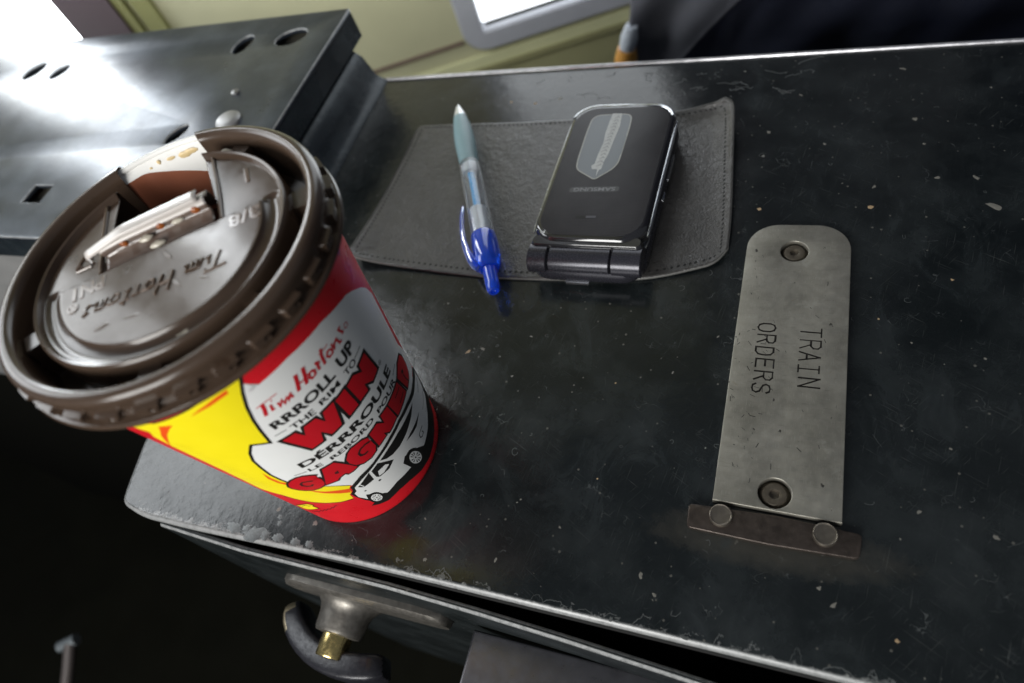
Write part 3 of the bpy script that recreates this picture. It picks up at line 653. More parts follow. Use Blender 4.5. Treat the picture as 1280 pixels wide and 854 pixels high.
# side keys on the right flank
for y0,y1 in ((-4,1.5),(8,24),):
    bm=bmesh.new(); loft(bm,[[pp(24.0+dx,yy,Z0+3.2+zz) for yy,zz in rrect(y1-y0,2.6,1.2,5)] if False else [pp(24.1+dx,(y0+y1)/2+yy,Z0+4.6+zz) for yy,zz in rrect((y1-y0)*k,2.6*k,1.2,5)] for dx,k in ((0,1),(.7,1),(1.0,.8))]); obj('side_key',bm,m_chrome,ph)
def up_flat(px):  # world xy on the cover -> surface point
    q=PR.inverted()@(Vector((px[0],px[1],0))-Vector((PC.x,PC.y,0))); return ztop(q.x,q.y)
def decal(bm,pts,dz,mi=0):
    t=bmesh.new(); f=t.faces.new([t.verts.new((x,y,0)) for x,y in pts]); bmesh.ops.triangulate(t,faces=[f])
    for k in range(60): 
        for n_,o_ in ((Vector((1,0,0)),150+k),(Vector((0,1,0)),158+k)):
            pass
    for k in range(0,60,3):
        for n_,o_ in ((Vector((1,0,0)),Vector((148+k,0,0))),(Vector((0,1,0)),Vector((0,156+k,0)))):
            bmesh.ops.bisect_plane(t,geom=t.verts[:]+t.edges[:]+t.faces[:],plane_co=o_,plane_no=n_)
    for v in t.verts: v.co.z=up_flat(v.co)+dz
    merge(bm,t,mi)
scr_pts=smooth_path([(158.6,210.4),(176.2,210.6),(176.8,203),(176.0,177),(168.0,169.6),(166.9,169.6),(158.2,175.6),(157.6,181),(157.9,199)][::-1],4.6,7)
m_scr=simple('outer_screen_grey',(0.12,0.135,0.145),.30,spec=.3,coat=.0); m_scre=simple('screen_edge',(0.28,0.28,0.25),.4)
bm=bmesh.new(); decal(bm,scr_pts,.09)
s_=obj('outer_screen',bm,m_scr,up)
bm=bmesh.new()
for q in ribbon(scr_pts,.5,True): 
    bm.faces.new([bm.verts.new((p.x,p.y,up_flat(p)+.12)) for p in q])
obj('screen_rim',bm,m_scre,s_)
m_lab=simple('scuffed_white_strip',(0.36,0.37,0.36),.5,nf=1.4,namp=.35); m_ink=simple('strip_scribble',(0.16,0.17,0.17),.6)
bm=bmesh.new(); decal(bm,[(171.7,211.0),(167.4,211.2),(166.9,205),(166.6,198),(167.0,191.6),(166.1,184),(165.8,178.5),(164.6,177.5),(165.2,175.4),(167.6,175.2),(167.9,171),(168.5,175),(169.4,175.2),(169.6,180),(170.6,184.1),(171.4,193),(172.3,202)],.15,0)
for k in range(15):
    y=177+k*2.2; x=168.0+.07*(y-176)*.9
    pts=[(x-1.2+random.uniform(-.4,.4),y),(x+random.uniform(-.3,.6),y+1.1),(x+1.2,y+random.uniform(-.2,.4)),(x+.3,y+1.6)]
    for q in ribbon(pts,.3): f=bm.faces.new([bm.verts.new((p.x,p.y,up_flat(p)+.19+.002*k)) for p in q]); f.material_index=1
obj('worn_strip',bm,[m_lab,m_ink],s_,smooth=False)
# brand plate (read from the far side)
bm=bmesh.new(); bpts=smooth_path([(158.1,161.8),(179.2,162.5),(179.3,165.5),(158.0,164.8)],1.2,4); decal(bm,bpts,.03)
br_=obj('brand_plate',bm,simple('brand_recess',(0.006,0.006,0.006),.3),up)
t=text_bm('SAMSUNG',.012); x0,x1,y0,y1=bbox2(t); bm=bmesh.new()
for v in t.verts:
    fx=(v.co.x-x0)/(x1-x0); fy=(v.co.y-y0)/(y1-y0); X=177.6-fx*17.8; Y=164.9-fy*2.0-.033*(178-X)*.9+.05
    v.co=(X,Y,0); v.co.z=up_flat(v.co)+.06
merge(bm,t); obj('brand_lettering',bm,simple('brand_letter',(0.10,0.10,0.105),.3,metal=.3),br_,smooth=False)
bm=bmesh.new(); decal(bm,[(164,147.4),(172.7,147.9),(172.6,149.5),(163.9,149.2)],.02); sl=obj('speaker_slot',bm,m_dark,up)
bm=bmesh.new(); decal(bm,[(168.4,147.9),(172.6,148.1),(172.5,149.3),(168.3,149.1)],.05); obj('slot_insert',bm,simple('slot_grey',(0.06,0.06,0.07),.3,metal=.5),sl)
# ------- artwork on the cup wall: (degrees round the wall, mm above the base)
POLY={
 'white':[(-37.7,108.1),(-43.2,100.9),(-46.5,95.3),(-49.3,89.1),(-51.2,83.6),(-53.0,76.7),(-59.4,79.2),(-63.4,75.2),(-66.3,70.6),(-68.1,65.2),(-69.5,58.9),(-69.0,53.9),(-67.5,49.0),(-58.0,40.0),(-48.1,31.9),(-33.9,29.7),(-15.2,28.2),(18.2,20.3),(26.2,34.9),(39.1,31.1),(43.7,35.3),(31.6,49.4),(33.0,63.3),(34.4,74.2),(28.8,81.1),(23.3,85.8),(15.2,91.2),(10.0,94.1),(3.9,95.9),(-7.4,99.0),(-24.4,100.5),(-37.4,100.0),(-43.8,99.2),(-41.0,103.7)],
 'redtop':[(-33.6,112.7),(-41.0,103.7),(-43.8,99.2),(-37.4,100.0),(-24.4,100.5),(-7.4,99.0),(3.9,95.9),(19.6,92.1),(5.0,108.4)],
 'yellow_hi':[(-84.9,102.5),(-76.0,102.1),(-68.8,103.1),(-60.2,104.4),(-54.0,105.6),(-46.6,107.0),(-38.9,107.4),(-39.5,106.5),(-43.3,100.8),(-46.5,95.4),(-49.4,88.9),(-51.2,83.6),(-53.0,76.7),(-59.2,79.3),(-63.5,75.2),(-66.2,70.6),(-68.2,65.1),(-69.4,58.8),(-69.2,53.7),(-68.5,50.5),(-67.1,52.1),(-68.0,42.3),(-63.9,39.8),(-57.9,39.9),(-53.6,36.8),(-48.4,32.6),(-50.5,30.9),(-51.7,27.8),(-53.8,26.6),(-54.4,23.0),(-62.1,23.9),(-69.2,26.5),(-75.5,29.7),(-80.7,33.8),(-84.6,38.9),(-91.9,43.1),(-89.5,63.0),(-89.0,75.5),(-88.8,85.0),(-87.2,92.8),(-84.2,96.5),(-87.7,100.5)],
 'flame':[(-76.1,100.1),(-70.9,99.7),(-74.9,97.4),(-79.0,94.5),(-83.1,90.8),(-88.7,85.6),(-85.9,89.5),(-82.3,94.0),(-78.4,97.5)],
 'streak':[(-45.7,104.9),(-46.3,103.4),(-50.0,103.0),(-53.9,102.4),(-57.3,102.1),(-62.2,101.4),(-58.3,102.7),(-53.7,103.7),(-49.6,104.5)],
 'streak_low':[(-66.2,40.4),(-60.9,35.9),(-50.5,30.7),(-52.1,27.9),(-56.5,30.5),(-62.0,34.6),(-64.9,37.8)],
 'streak_left':[(-71.6,61.2),(-71.9,56.2),(-71.2,51.5),(-69.5,50.2),(-71.3,48.7),(-73.0,51.3),(-73.7,55.9)],
 'W':[(-49.4,74.8),(-43.5,74.9),(-41.7,71.1),(-39.3,74.9),(-33.7,74.7),(-31.8,70.4),(-30.0,74.5),(-24.0,74.6),(-28.1,64.0),(-33.9,63.7),(-36.4,68.2),(-38.6,63.8),(-44.4,63.7)],
 'I':[(-23.2,74.1),(-17.1,74.5),(-16.8,64.2),(-23.0,64.0)],
 'N':[(-15.6,74.2),(-10.6,74.8),(-5.9,71.8),(-5.3,74.8),(0.5,75.3),(1.7,64.8),(-4.1,64.4),(-8.7,67.5),(-9.1,64.2),(-15.2,64.5)],
 'G1':[(-55.1,49.1),(-57.1,50.4),(-59.7,51.6),(-62.5,51.9),(-65.9,51.2),(-69.2,49.4),(-71.2,46.5),(-70.8,44.7),(-69.2,42.8),(-66.9,41.2),(-63.7,40.1),(-59.9,40.1),(-56.8,41.0),(-55.6,42.6),(-55.0,44.8),(-55.3,46.5),(-58.6,46.8)],
 'G1c':[(-62.7,48.1),(-64.7,47.4),(-65.5,45.9),(-64.5,44.3),(-62.1,43.0),(-60.2,44.3),(-62.9,45.6),(-63.2,46.8),(-62.1,47.5)],
 'A':[(-50.2,50.8),(-43.8,50.7),(-40.5,45.5),(-37.9,40.4),(-41.0,39.9),(-43.5,40.0),(-44.3,41.4),(-45.7,41.4),(-48.6,40.9),(-50.0,39.9),(-53.1,40.3),(-56.3,40.7),(-53.0,45.6)],
 'Ac':[(-45.7,45.5),(-47.7,45.3),(-48.1,44.3),(-46.4,43.6)],
 'G2':[(-24.4,48.8),(-27.3,50.3),(-30.1,50.7),(-33.3,51.1),(-36.0,50.2),(-39.0,47.5),(-39.3,44.8),(-37.7,41.5),(-34.3,39.6),(-30.0,39.0),(-25.9,39.8),(-24.0,42.2),(-24.2,45.5),(-27.0,46.9)],
 'G2c':[(-30.6,47.2),(-32.8,46.4),(-33.7,44.3),(-30.8,43.1),(-28.4,43.4),(-30.6,44.5),(-31.9,45.2)],
 'N2':[(-22.6,49.3),(-16.5,49.9),(-13.0,46.2),(-12.4,50.5),(-6.4,50.0),(-5.5,41.3),(-10.8,40.6),(-13.9,40.4),(-16.8,43.1),(-16.6,41.0),(-22.8,40.5)],
 'E2':[(-5.4,49.9),(7.6,49.8),(10.4,40.7),(-4.2,40.8)],
 'R2':[(23.4,50.6),(26.5,46.7),(25.9,42.4),(23.7,40.3),(20.1,39.7),(13.2,40.0),(9.8,50.0),(16.6,51.9)],
 'R2c':[(18.4,47.0),(17.8,45.6),(15.1,46.9),(16.0,48.0)],
 'carb':[(43.7,26.6),(43.7,20.7),(39.9,11.3),(30.8,10.8),(25.0,8.3),(17.6,7.1),(5.8,5.5),(-3.0,4.5),(-13.6,5.4),(-23.9,8.2),(-32.5,9.2),(-41.9,8.1),(-47.7,9.5),(-51.7,11.4),(-48.7,12.6),(-49.6,15.7),(-51.1,18.8),(-52.5,23.4),(-52.9,27.1),(-50.4,28.5),(-49.5,31.3),(-47.2,32.5),(-40.8,34.7),(-33.0,35.7),(-25.4,37.2),(-15.9,38.7),(-5.9,39.4),(4.8,38.2),(13.6,36.3),(21.9,35.3),(33.3,33.2)],
 'carw':[(-48.2,29.9),(-41.8,32.1),(-34.0,33.8),(-25.5,35.6),(-16.2,36.8),(-6.0,37.6),(4.5,36.3),(14.4,33.7),(24.0,32.7),(35.5,29.8),(35.7,22.6),(29.9,18.8),(20.7,17.7),(8.9,14.3),(-1.8,13.2),(-6.0,16.9),(-11.3,20.2),(-16.5,22.6),(-19.9,20.2),(-17.9,14.0),(-30.1,15.0),(-38.5,13.6),(-41.4,16.0),(-44.6,19.1),(-47.7,21.5),(-49.1,17.6),(-51.6,22.5),(-51.2,26.1),(-49.1,27.2)],
 'wind':[(-28.1,33.8),(-20.7,35.0),(-11.4,35.6),(-0.5,34.9),(9.6,33.7),(2.3,31.6),(-6.7,30.2),(-14.8,29.6),(-20.6,30.1),(-24.9,31.5)],
 'side':[(-35.2,32.6),(-30.0,33.8),(-22.3,27.5),(-27.7,25.6),(-34.4,26.1),(-35.7,27.4),(-35.5,30.3)],
 'mirror':[(-34.2,26.9),(-32.9,29.7),(-27.6,29.6),(-25.9,27.8),(-31.2,26.4)],
 'rear':[(-46.7,29.1),(-36.7,33.0),(-37.6,27.3),(-44.6,26.9)],
 'head':[(-10.0,27.3),(-4.6,27.5),(2.0,26.8),(10.3,26.1),(1.9,24.8),(-2.5,25.4)],
 'badge':[(-90.8,24.0),(-79.9,27.7),(-78.2,27.1),(-77.0,25.8),(-78.7,24.5),(-77.6,21.6),(-81.2,20.6),(-87.4,19.1),(-90.4,19.4)],
}
LINE={
 'blackL':([(-37.8,108.2),(-43.2,100.9),(-46.5,95.3),(-49.3,89.1),(-51.2,83.6),(-53.2,76.5),(-59.4,79.3),(-63.6,75.2),(-66.7,70.4),(-68.3,65.0),(-69.7,58.6),(-69.3,53.6),(-68.5,50.3)],0.85),
 'blackLow':([(-58.0,39.8),(-53.7,36.7),(-48.5,32.5)],0.35),
 'ylow':([(-84.6,38.9),(-80.7,33.8),(-75.5,29.7),(-69.2,26.5),(-62.1,23.9),(-54.8,22.5)],0.4),
 'ytop':([(-76.0,102.1),(-68.8,103.1),(-60.2,104.4),(-54.0,105.6),(-49.9,106.7)],0.5),
 'd1':([(-49.6,78.5),(-44.5,78.4)],0.3),
 'd2':([(-5.1,78.2),(0.9,78.6)],0.3),
 'd3':([(-62.0,53.9),(-55.8,53.5)],0.3),
 'd4':([(8.1,53.6),(14.5,54.0)],0.3),
 'E2a':([(7.2,47.2),(0.5,47.3)],0.45),
 'E2b':([(7.9,43.2),(1.4,42.8)],0.45),
 'g1':([(43.7,15.8),(26.8,22.3),(14.9,22.6)],0.35),
 'g2':([(33.2,18.1),(17.0,18.6)],0.3),
 'g3':([(31.4,29.1),(25.4,29.1),(20.5,29.0)],0.5),
 'G1s':([(-58.6,46.5),(-60.8,47.4),(-63.0,47.9),(-64.6,47.1),(-65.0,45.5),(-63.6,44.1),(-61.7,43.5),(-60.4,44.3)],0.8),
 'G2s':([(-24.9,46.5),(-27.6,47.3),(-30.6,47.2),(-32.7,46.0),(-32.6,44.1),(-30.6,43.2),(-28.7,43.3)],0.8),
 'R2s':([(16.1,45.8),(16.6,42.8),(17.9,39.8)],0.55),
 'roof':([(-28.4,34.0),(-20.2,35.5),(-10.7,36.3),(-1.2,35.8),(7.0,34.8)],0.3),
 'fog':([(6.1,20.3),(2.2,20.6),(-0.1,20.3),(-0.5,18.4),(1.3,17.3),(3.9,17.5),(3.4,19.2)],0.45),
 'h1':([(-11.7,27.8),(-8.6,27.1)],0.2),
 'b1':([(-36.3,24.7),(-35.5,23.8)],1.0),
 'b2':([(-46.1,24.4),(-45.6,23.8)],0.8),
 'win':([(-44.9,30.0),(-44.3,27.2)],0.2),
}
SCRIPT={
 'T1':([(-44.9,93.0),(-42.3,93.3),(-36.1,93.4)],0.4),
 'T2':([(-42.5,93.0),(-43.3,91.0),(-44.8,88.3)],1.15),
 'i':([(-40.6,91.2),(-41.1,90.0),(-41.5,88.9),(-40.6,88.9)],0.8),
 'idot':([(-39.5,92.4),(-39.0,92.3)],0.7),
 'm':([(-38.4,90.2),(-38.7,88.2),(-38.0,88.9),(-36.7,90.1),(-36.8,88.0),(-36.0,88.8),(-34.7,89.8),(-35.0,88.0),(-33.9,89.3),(-32.9,90.0),(-33.3,88.3),(-32.7,88.1)],0.75),
 'H1':([(-27.1,94.1),(-27.9,92.2),(-30.1,88.3)],1.25),
 'H2':([(-23.4,94.1),(-24.4,91.9),(-26.3,88.2)],1.2),
 'H3':([(-29.0,91.2),(-27.3,90.3),(-24.2,90.6),(-23.6,90.7)],0.6),
 'o1':([(-21.3,90.5),(-23.0,90.5),(-24.2,89.3),(-23.4,88.2),(-21.6,88.4),(-20.9,89.8),(-21.9,90.4)],0.85),
 'r':([(-19.4,91.4),(-18.5,91.2),(-19.3,88.3)],0.95),
 'r2':([(-19.0,90.0),(-18.1,90.5),(-17.2,90.3)],0.7),
 't':([(-14.1,93.4),(-15.5,91.1),(-16.3,88.0)],1.05),
 't2':([(-16.0,92.4),(-12.5,92.1),(-10.8,92.2)],0.4),
 'o2':([(-11.1,90.1),(-12.7,90.4),(-13.9,89.3),(-13.1,88.2),(-11.2,88.2),(-10.5,89.4),(-11.6,90.2)],0.75),
 'n':([(-9.6,90.9),(-9.5,88.5),(-8.6,89.7),(-6.6,90.2),(-6.2,87.9),(-4.8,87.8)],0.8),
 's':([(-1.9,91.4),(-3.5,91.4),(-3.0,90.2),(-2.1,89.1),(-3.1,88.8)],0.8),
 'reg':([(1.9,89.7),(0.2,90.1),(-0.4,89.0),(0.7,88.3),(2.0,88.5),(1.9,89.7)],0.3),
 'bad':([(-88.8,24.1),(-86.5,23.8),(-82.0,26.1),(-81.5,24.6),(-78.7,25.5)],0.3),
}
TINY=[(-87.6,16.8),(-85.3,16.7),(-82.8,17.5),(-83.1,16.2),(-79.2,18.8),(-79.2,17.5),(-76.1,19.6),(-75.7,18.5),(-73.1,20.2),(-72.3,19.4),(-70.0,20.9),(-69.5,20.2),(-67.0,21.9),(-65.6,22.1)]
WHEEL1=[(-11.7,15.2),(-8.1,10.5),(-9.0,10.1),(-10.1,9.9),(-11.2,10.1),(-12.4,10.7),(-13.5,11.5),(-14.4,12.6),(-15.2,13.8),(-15.7,15.1),(-15.9,16.4),(-15.8,17.6),(-15.5,18.7),(-14.9,19.6),(-14.2,20.1),(-13.2,20.3),(-12.1,20.2),(-11.0,19.7),(-9.9,18.9),(-9.0,17.8),(-8.1,16.5),(-7.5,15.1),(-7.2,13.7),(-7.2,12.4),(-7.5,11.3)]
WHEEL2=[(-45.1,15.3),(-42.8,12.7),(-43.4,12.2),(-44.1,11.8),(-44.8,11.8),(-45.6,11.9),(-46.4,12.3),(-47.1,12.8),(-47.6,13.6),(-48.0,14.4),(-48.1,15.3),(-48.1,16.2),(-47.8,17.1),(-47.4,17.8),(-46.8,18.3),(-46.1,18.7),(-45.4,18.8),(-44.6,18.6),(-43.9,18.3),(-43.2,17.7),(-42.7,16.9),(-42.4,16.1),(-42.2,15.2),(-42.2,14.2),(-42.4,13.4)]
# ---------------------------------------------------------------- coffee cup
CX,CY=98.01,43.08; RB,KR=31.13,.095; RIMZ=118.6
cup=thing('coffee_cup','red, yellow and white paper coffee cup with a torn-back brown plastic lid','cup',(CX,CY,0))
def cone_pt(th,z,off=0.0):
    r=RB+KR*z+off; a=math.radians(th); return Vector((CX+r*math.cos(a),CY+r*math.sin(a),z))
m_red=simple('print_red',(0.62,0.010,0.018),.32,nf=.08,namp=.06,bf=2.5,bs=.05)
m_redp=simple('print_deep_red',(0.50,0.006,0.014),.34)
m_white=simple('print_white',(0.74,0.745,0.73),.36,nf=.1,namp=.03,bf=2.5,bs=.05)
m_yel=simple('print_yellow',(0.86,0.72,0.012),.36,nf=.08,namp=.04,bf=2.5,bs=.05)
m_org=simple('print_orange',(0.78,0.085,0.010),.36)
m_blk=simple('print_black',(0.013,0.012,0.011),.36)
CM=[m_red,m_white,m_yel,m_org,m_blk,m_redp]
RED,WHT,YEL,ORG_,BLK,DRD=range(6)
bm=bmesh.new()
rows=[[cone_pt(360*j/256,z,o) for j in range(256)] for z,o in ((-.0+.06,-1.2),(.06,-.3),(.5,0),(2,0),(20,0),(60,0),(100,0),(112,0),(RIMZ,.9))]
grid_skin(bm,rows,True,RED)
def wrap(src,layer,mi):
    """src: flat bmesh in (degrees, mm) -> onto the wall"""
    f=[x for x in src.faces if len(x.verts)>3]
    if f: bmesh.ops.triangulate(src,faces=f)
    if not src.verts: return
    a0=min(v.co.x for v in src.verts); a1=max(v.co.x for v in src.verts)
    k=math.floor(a0/2)+1
    while k*2<a1:
        bmesh.ops.bisect_plane(src,geom=src.verts[:]+src.edges[:]+src.faces[:],plane_co=(k*2,0,0),plane_no=(1,0,0)); k+=1
    for f in src.faces:
        if f.normal.z<0: f.normal_flip()
    for v in src.verts:
        v.co=cone_pt(v.co.x,v.co.y,.02+.022*layer)
    merge(bm,src,mi)
AS=.66  # mm per degree
def poly(pts,layer,mi):
    t=bmesh.new(); t.faces.new([t.verts.new((x,y,0)) for x,y in pts]); wrap(t,layer,mi)
def line(pts,wd,layer,mi,closed=False):
    t=bmesh.new(); mp=[(x*AS,y) for x,y in pts]
    for q in ribbon(mp,wd,closed): t.faces.new([t.verts.new((p.x/AS,p.y,0)) for p in q])
    bmesh.ops.remove_doubles(t,verts=t.verts,dist=1e-5); t.normal_update(); wrap(t,layer,mi)
def letters(s,x0,x1,z0,z1,layer,mi,bold=.03,z0b=None,z1b=None):
    """fit the text between two angles; z0..z1 heights at the left, z0b..z1b at the right"""
    t=text_bm(s,bold); a,b,c,d=bbox2(t)
    if 'É' in s:   # keep cap height
        u=text_bm('D',bold); _,_,c,d=bbox2(u); u.free()
    z0b=z0 if z0b is None else z0b; z1b=z1 if z1b is None else z1b
    for v in t.verts:
        fx=(v.co.x-a)/(b-a); fy=(v.co.y-c)/(d-c); lo=z0+(z0b-z0)*fx; hi=z1+(z1b-z1)*fx
        v.co=(x0+(x1-x0)*fx,lo+(hi-lo)*fy,0)
    wrap(t,layer,mi)
poly(POLY['yellow_hi'],1,YEL)
line(LINE['ytop'][0],LINE['ytop'][1],2,BLK); line(LINE['ylow'][0],LINE['ylow'][1],3,BLK)
poly(POLY['flame'],2,ORG_); poly(POLY['streak'],2,ORG_); poly(POLY['streak_low'],2,ORG_); poly(POLY['streak_left'],2,ORG_)
poly(POLY['white'],2,WHT)
line(LINE['blackL'][0],LINE['blackL'][1],3,BLK); line(LINE['blackLow'][0],LINE['blackLow'][1],3,BLK)
letters('RRROLL',-47.3,-16.2,80.9,84.6,4,BLK,.035,80.9,85.4); letters('UP',-12.6,-1.9,81.0,85.6,4,BLK,.035,80.2,85.6)
letters('THE',-42.9,-31.6,76.7,79.0,4,BLK,.018,76.2,79.0); letters('RIM',-28.3,-16.9,77.0,79.3,4,BLK,.018,77.0,79.5); letters('TO',-12.9,-5.4,77.0,79.5,4,BLK,.012,76.4,79.3)
letters('DÉRRROULE',-55.5,8.6,56.5,59.9,4,BLK,.035,55.9,60.5)
letters('LE',-54.7,-47.6,52.7,54.7,4,BLK,.02,52.4,54.5); letters('REBORD',-43.2,-16.1,52.2,54.4,4,BLK,.02,52.0,54.5); letters('POUR',-12.2,7.6,51.8,54.1,4,BLK,.02,50.6,53.7)
letters('®',4.0,6.6,63.6,65.4,4,BLK,.0)
for k in ('d1','d2','d3','d4'): line(LINE[k][0],LINE[k][1],4,BLK)
def fat(k,wd,layer):
    line(POLY[k],wd,layer,BLK,True); 
for k in ('W','I','N','A','G1','G2','N2','E2','R2'): fat(k,2.0 if k in 'WIN' else 1.5,5 if k not in ('A','N2','R2') else 6)
for k in ('W','I','N'): poly(POLY[k],7,DRD)
for k in ('G1','G2','E2'): poly(POLY[k],8,DRD)
for k in ('A','N2','R2'): poly(POLY[k],9,DRD)
def grow(p,k):
    cx_=sum(q[0] for q in p)/len(p); cz_=sum(q[1] for q in p)/len(p); return [(cx_+(a-cx_)*k,cz_+(b-cz_)*k) for a,b in p]
for k in ('G1s','G2s'): line(LINE[k][0],LINE[k][1],10,BLK)
line(LINE['R2s'][0],LINE['R2s'][1],10,BLK)
for k in ('Ac','R2c'): poly(POLY[k],11,BLK)
for k in ('E2a','E2b'): line(LINE[k][0],LINE[k][1],11,BLK)
poly(POLY['carb'],12,BLK); poly(POLY['carw'],13,WHT)
for k in ('wind','side','rear','head'): poly(POLY[k],14,BLK)
poly(POLY['mirror'],15,WHT); line(LINE['win'][0],.35,15,WHT)
line(LINE['roof'][0],.35,15,WHT)
for k in ('g1','g2','g3','fog','b1','b2'): line(LINE[k][0],LINE[k][1],14,BLK)
def wheel(W,layer):
    c=W[0]; rim=W[1:]
    sc_=lambda k:[(c[0]+(x-c[0])*k,c[1]+(y-c[1])*k) for x,y in rim]
    poly(sc_(1.42),layer,BLK); poly(sc_(.94),layer+1,WHT)
    for i in range(10):
        a=sc_(.78); j=(i*24//10); p=a[j%24]; q=a[(j+1)%24]; m=((p[0]+q[0])/2,(p[1]+q[1])/2); inn=(c[0]+(m[0]-c[0])*.30,c[1]+(m[1]-c[1])*.30)
        poly([p,q,inn],layer+2,BLK)
    poly(sc_(.13),layer+2,BLK)
wheel(WHEEL1,14); wheel(WHEEL2,14)
poly(POLY['badge'],4,YEL); line(POLY['badge'],.35,5,BLK,True); line(TINY,.32,4,BLK)
for k,(p,wd) in SCRIPT.items(): line(p,wd*.85,6,BLK if k=='bad' else DRD)
# seam and small print on the far right of the wall
letters('®',20,23,101,103,4,BLK,.0)
wallc=obj('printed_wall',bm,CM,cup,angle=50)
# inner wall, coffee
m_in=simple('paper_inside',(0.80,0.79,0.76),.5,nf=.15,namp=.03)
m_inbrown=simple('brown_inner_paper',(0.26,0.088,0.048),.4,nf=.12,namp=.15)  # brown lower part of the inner wall, below a slanting edge
bm=bmesh.new()
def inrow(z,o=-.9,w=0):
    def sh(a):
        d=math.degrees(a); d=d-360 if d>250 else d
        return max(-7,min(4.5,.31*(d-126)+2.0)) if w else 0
    out=[]
    for j in range(192):
        a=2*PI*j/192; zz=z+sh(a); r=RB+KR*zz+o; out.append(Vector((CX+r*math.cos(a),CY+r*math.sin(a),zz)))
    return out
grid_skin(bm,[inrow(RIMZ-.4,.5),inrow(117.2,-.5),inrow(111.6,-.9,1)],True,0,flip=True)
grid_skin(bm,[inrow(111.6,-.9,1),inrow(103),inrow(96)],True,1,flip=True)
obj('inner_wall',bm,[m_in,m_inbrown],cup)
bm=bmesh.new(); rr_=[]
for j in range(128):
    a=2*PI*j/128; rr_.append((RB+KR*RIMZ+1.6))
prof=[(RB+KR*RIMZ+1.0+.9*math.cos(t),RIMZ+.3+.9*math.sin(t)) for t in [PI*2*i/12 for i in range(13)]]
lathe(bm,prof,(CX,CY,0),160); obj('rolled_rim',bm,m_in,cup)
bm=bmesh.new(); lathe(bm,[(39.6,97),(0.05,97)],(CX,CY,0),96); obj('coffee',bm,simple('coffee_liquid',(0.035,0.012,0.005),.06),cup)
# ---- lid
M=NT('brown_lid_plastic')
st=M.ramp(M.noise(.13,4,.7,loc=(3,3,3)),.60,.70,0,.55)
M.p(base=M.mix(st,(0.056,0.037,0.026),(0.028,0.015,0.008)),rough=M.ramp(M.noise(.3,4,.7),.3,.7,.17,.26),spec=.36,coat=.08,coatr=.08,normal=M.bump(M.noise(.8,3,.5),.03,.0001)); m_lid=M.m
U=Vector((math.cos(math.radians(35.5)),math.sin(math.radians(35.5)))); V_=Vector((-U.y,U.x))
def ss(x,a,b): t=min(1,max(0,(x-a)/(b-a))); return t*t*(3-2*t)
def disc_z(r,a):
    x,y=r*math.cos(a),r*math.sin(a); u=x*U.x+y*U.y; v=x*V_.x+y*V_.y
    z=117.6
    z+=.9*ss(28.9,r,r+.0001) if False else 0
    pl=(1-ss(v,1.2,1.7))*(1-ss(r,28.2,28.9)); z+=.95*pl
    ch=math.sin(PI*min(1,max(0,(r-28.9)/4.4))); 
    az=math.atan2(v,u)  # channel on the near side with rounded ends
    k=(1-ss(v,1.5,4.0)); z+=-.75*ch*k
    rg=0*(ss(abs(u),16.5,16.9)*(1-ss(abs(u),17.5,18.0)))*ss(v,1.8,2.2); z+=1.1*rg
    rg2=ss(v,1.1,1.5)*(1-ss(v,1.6,2.1))*(1-ss(abs(u),29.5,30)); z+=.35*rg2
    z+=.12*math.sin(u*.21+1)*math.sin(v*.17)
    return z
NA=720; angs=[2*PI*j/NA for j in range(NA)]
bumps=[math.radians(-101.6+12.414*i) for i in range(29)]
def lip(a,z):
    o=0
    for b in bumps:
        d=(a-b+PI)%(2*PI)-PI
        d=math.degrees(d)
        if abs(d)>8: continue
        s1=(ss(d,-2.6,-2.1)*(1-ss(d,1.5,2.0)))*ss(z,112.5,112.8)*(1-ss(z,115.4,115.8))
        s2=(ss(d,-2.6,-2.1)*(1-ss(d,5.2,5.7)))*ss(z,114.3,114.6)*(1-ss(z,115.4,115.8))
        s3=(ss(d,-2.6,-2.1)*(1-ss(d,3.4,3.9)))*ss(z,112.5,112.8)*(1-ss(z,113.5,113.9))
        o=max(o,s1,s2,s3)
    return 1.6*o
def web(a):
    d=math.degrees(a); o=0
    for c,w_ in ((-62,4.5),(-131,4),(33,5),(-18,3.0),(178,4),(88,4)):
        e=abs((d-c+180)%360-180); o=max(o,1-ss(e,w_,w_+2.2))
    return o
rows=[]
def ring(f): rows.append([Vector((CX+f(a)[0]*math.cos(a),CY+f(a)[0]*math.sin(a),f(a)[1])) for a in angs])
for r,z in ((44.9,110.2),(45.9,110.1),(46.5,110.6),(46.6,111.2),(46.2,111.9),(45.2,112.1)): ring(lambda a,r=r,z=z:(r,z))
z=112.4
while z<116.2:
    ring(lambda a,z=z:(44.15+.12*(z-112.4)+lip(a,z),z)); z+=.2
for t in range(0,11):
    th=-.35+(PI+.35)*t/10; ring(lambda a,th=th:(42.9+2.15*math.cos(th),118.4+2.3*math.sin(th)))
for r,z in ((40.75,117.5),(40.7,115),(40.6,112)): ring(lambda a,r=r,z=z:(r,z))
for r,w_ in ((40.2,1),(39.4,1),(38,1),(36.8,1),(36.2,1)): ring(lambda a,r=r:(r,106.5+web(a)*9.9))
for r,z in ((35.9,112),(35.7,115),(35.5,117),(35.45,118.3),(35.2,119.1),(34.7,119.5),(34.1,119.2),(33.8,118.5)): ring(lambda a,r=r,z=z:(r,max(z,106.5+web(a)*9.9+.0) if z<116.4 else z))
r=33.5
while r>.6:
    rows.append([Vector((CX+r*math.cos(a),CY+r*math.sin(a),disc_z(r,a))) for a in angs]); r-=.4 if r>26 else .9
bm=bmesh.new(); grid_skin(bm,rows,True,0,False,True)
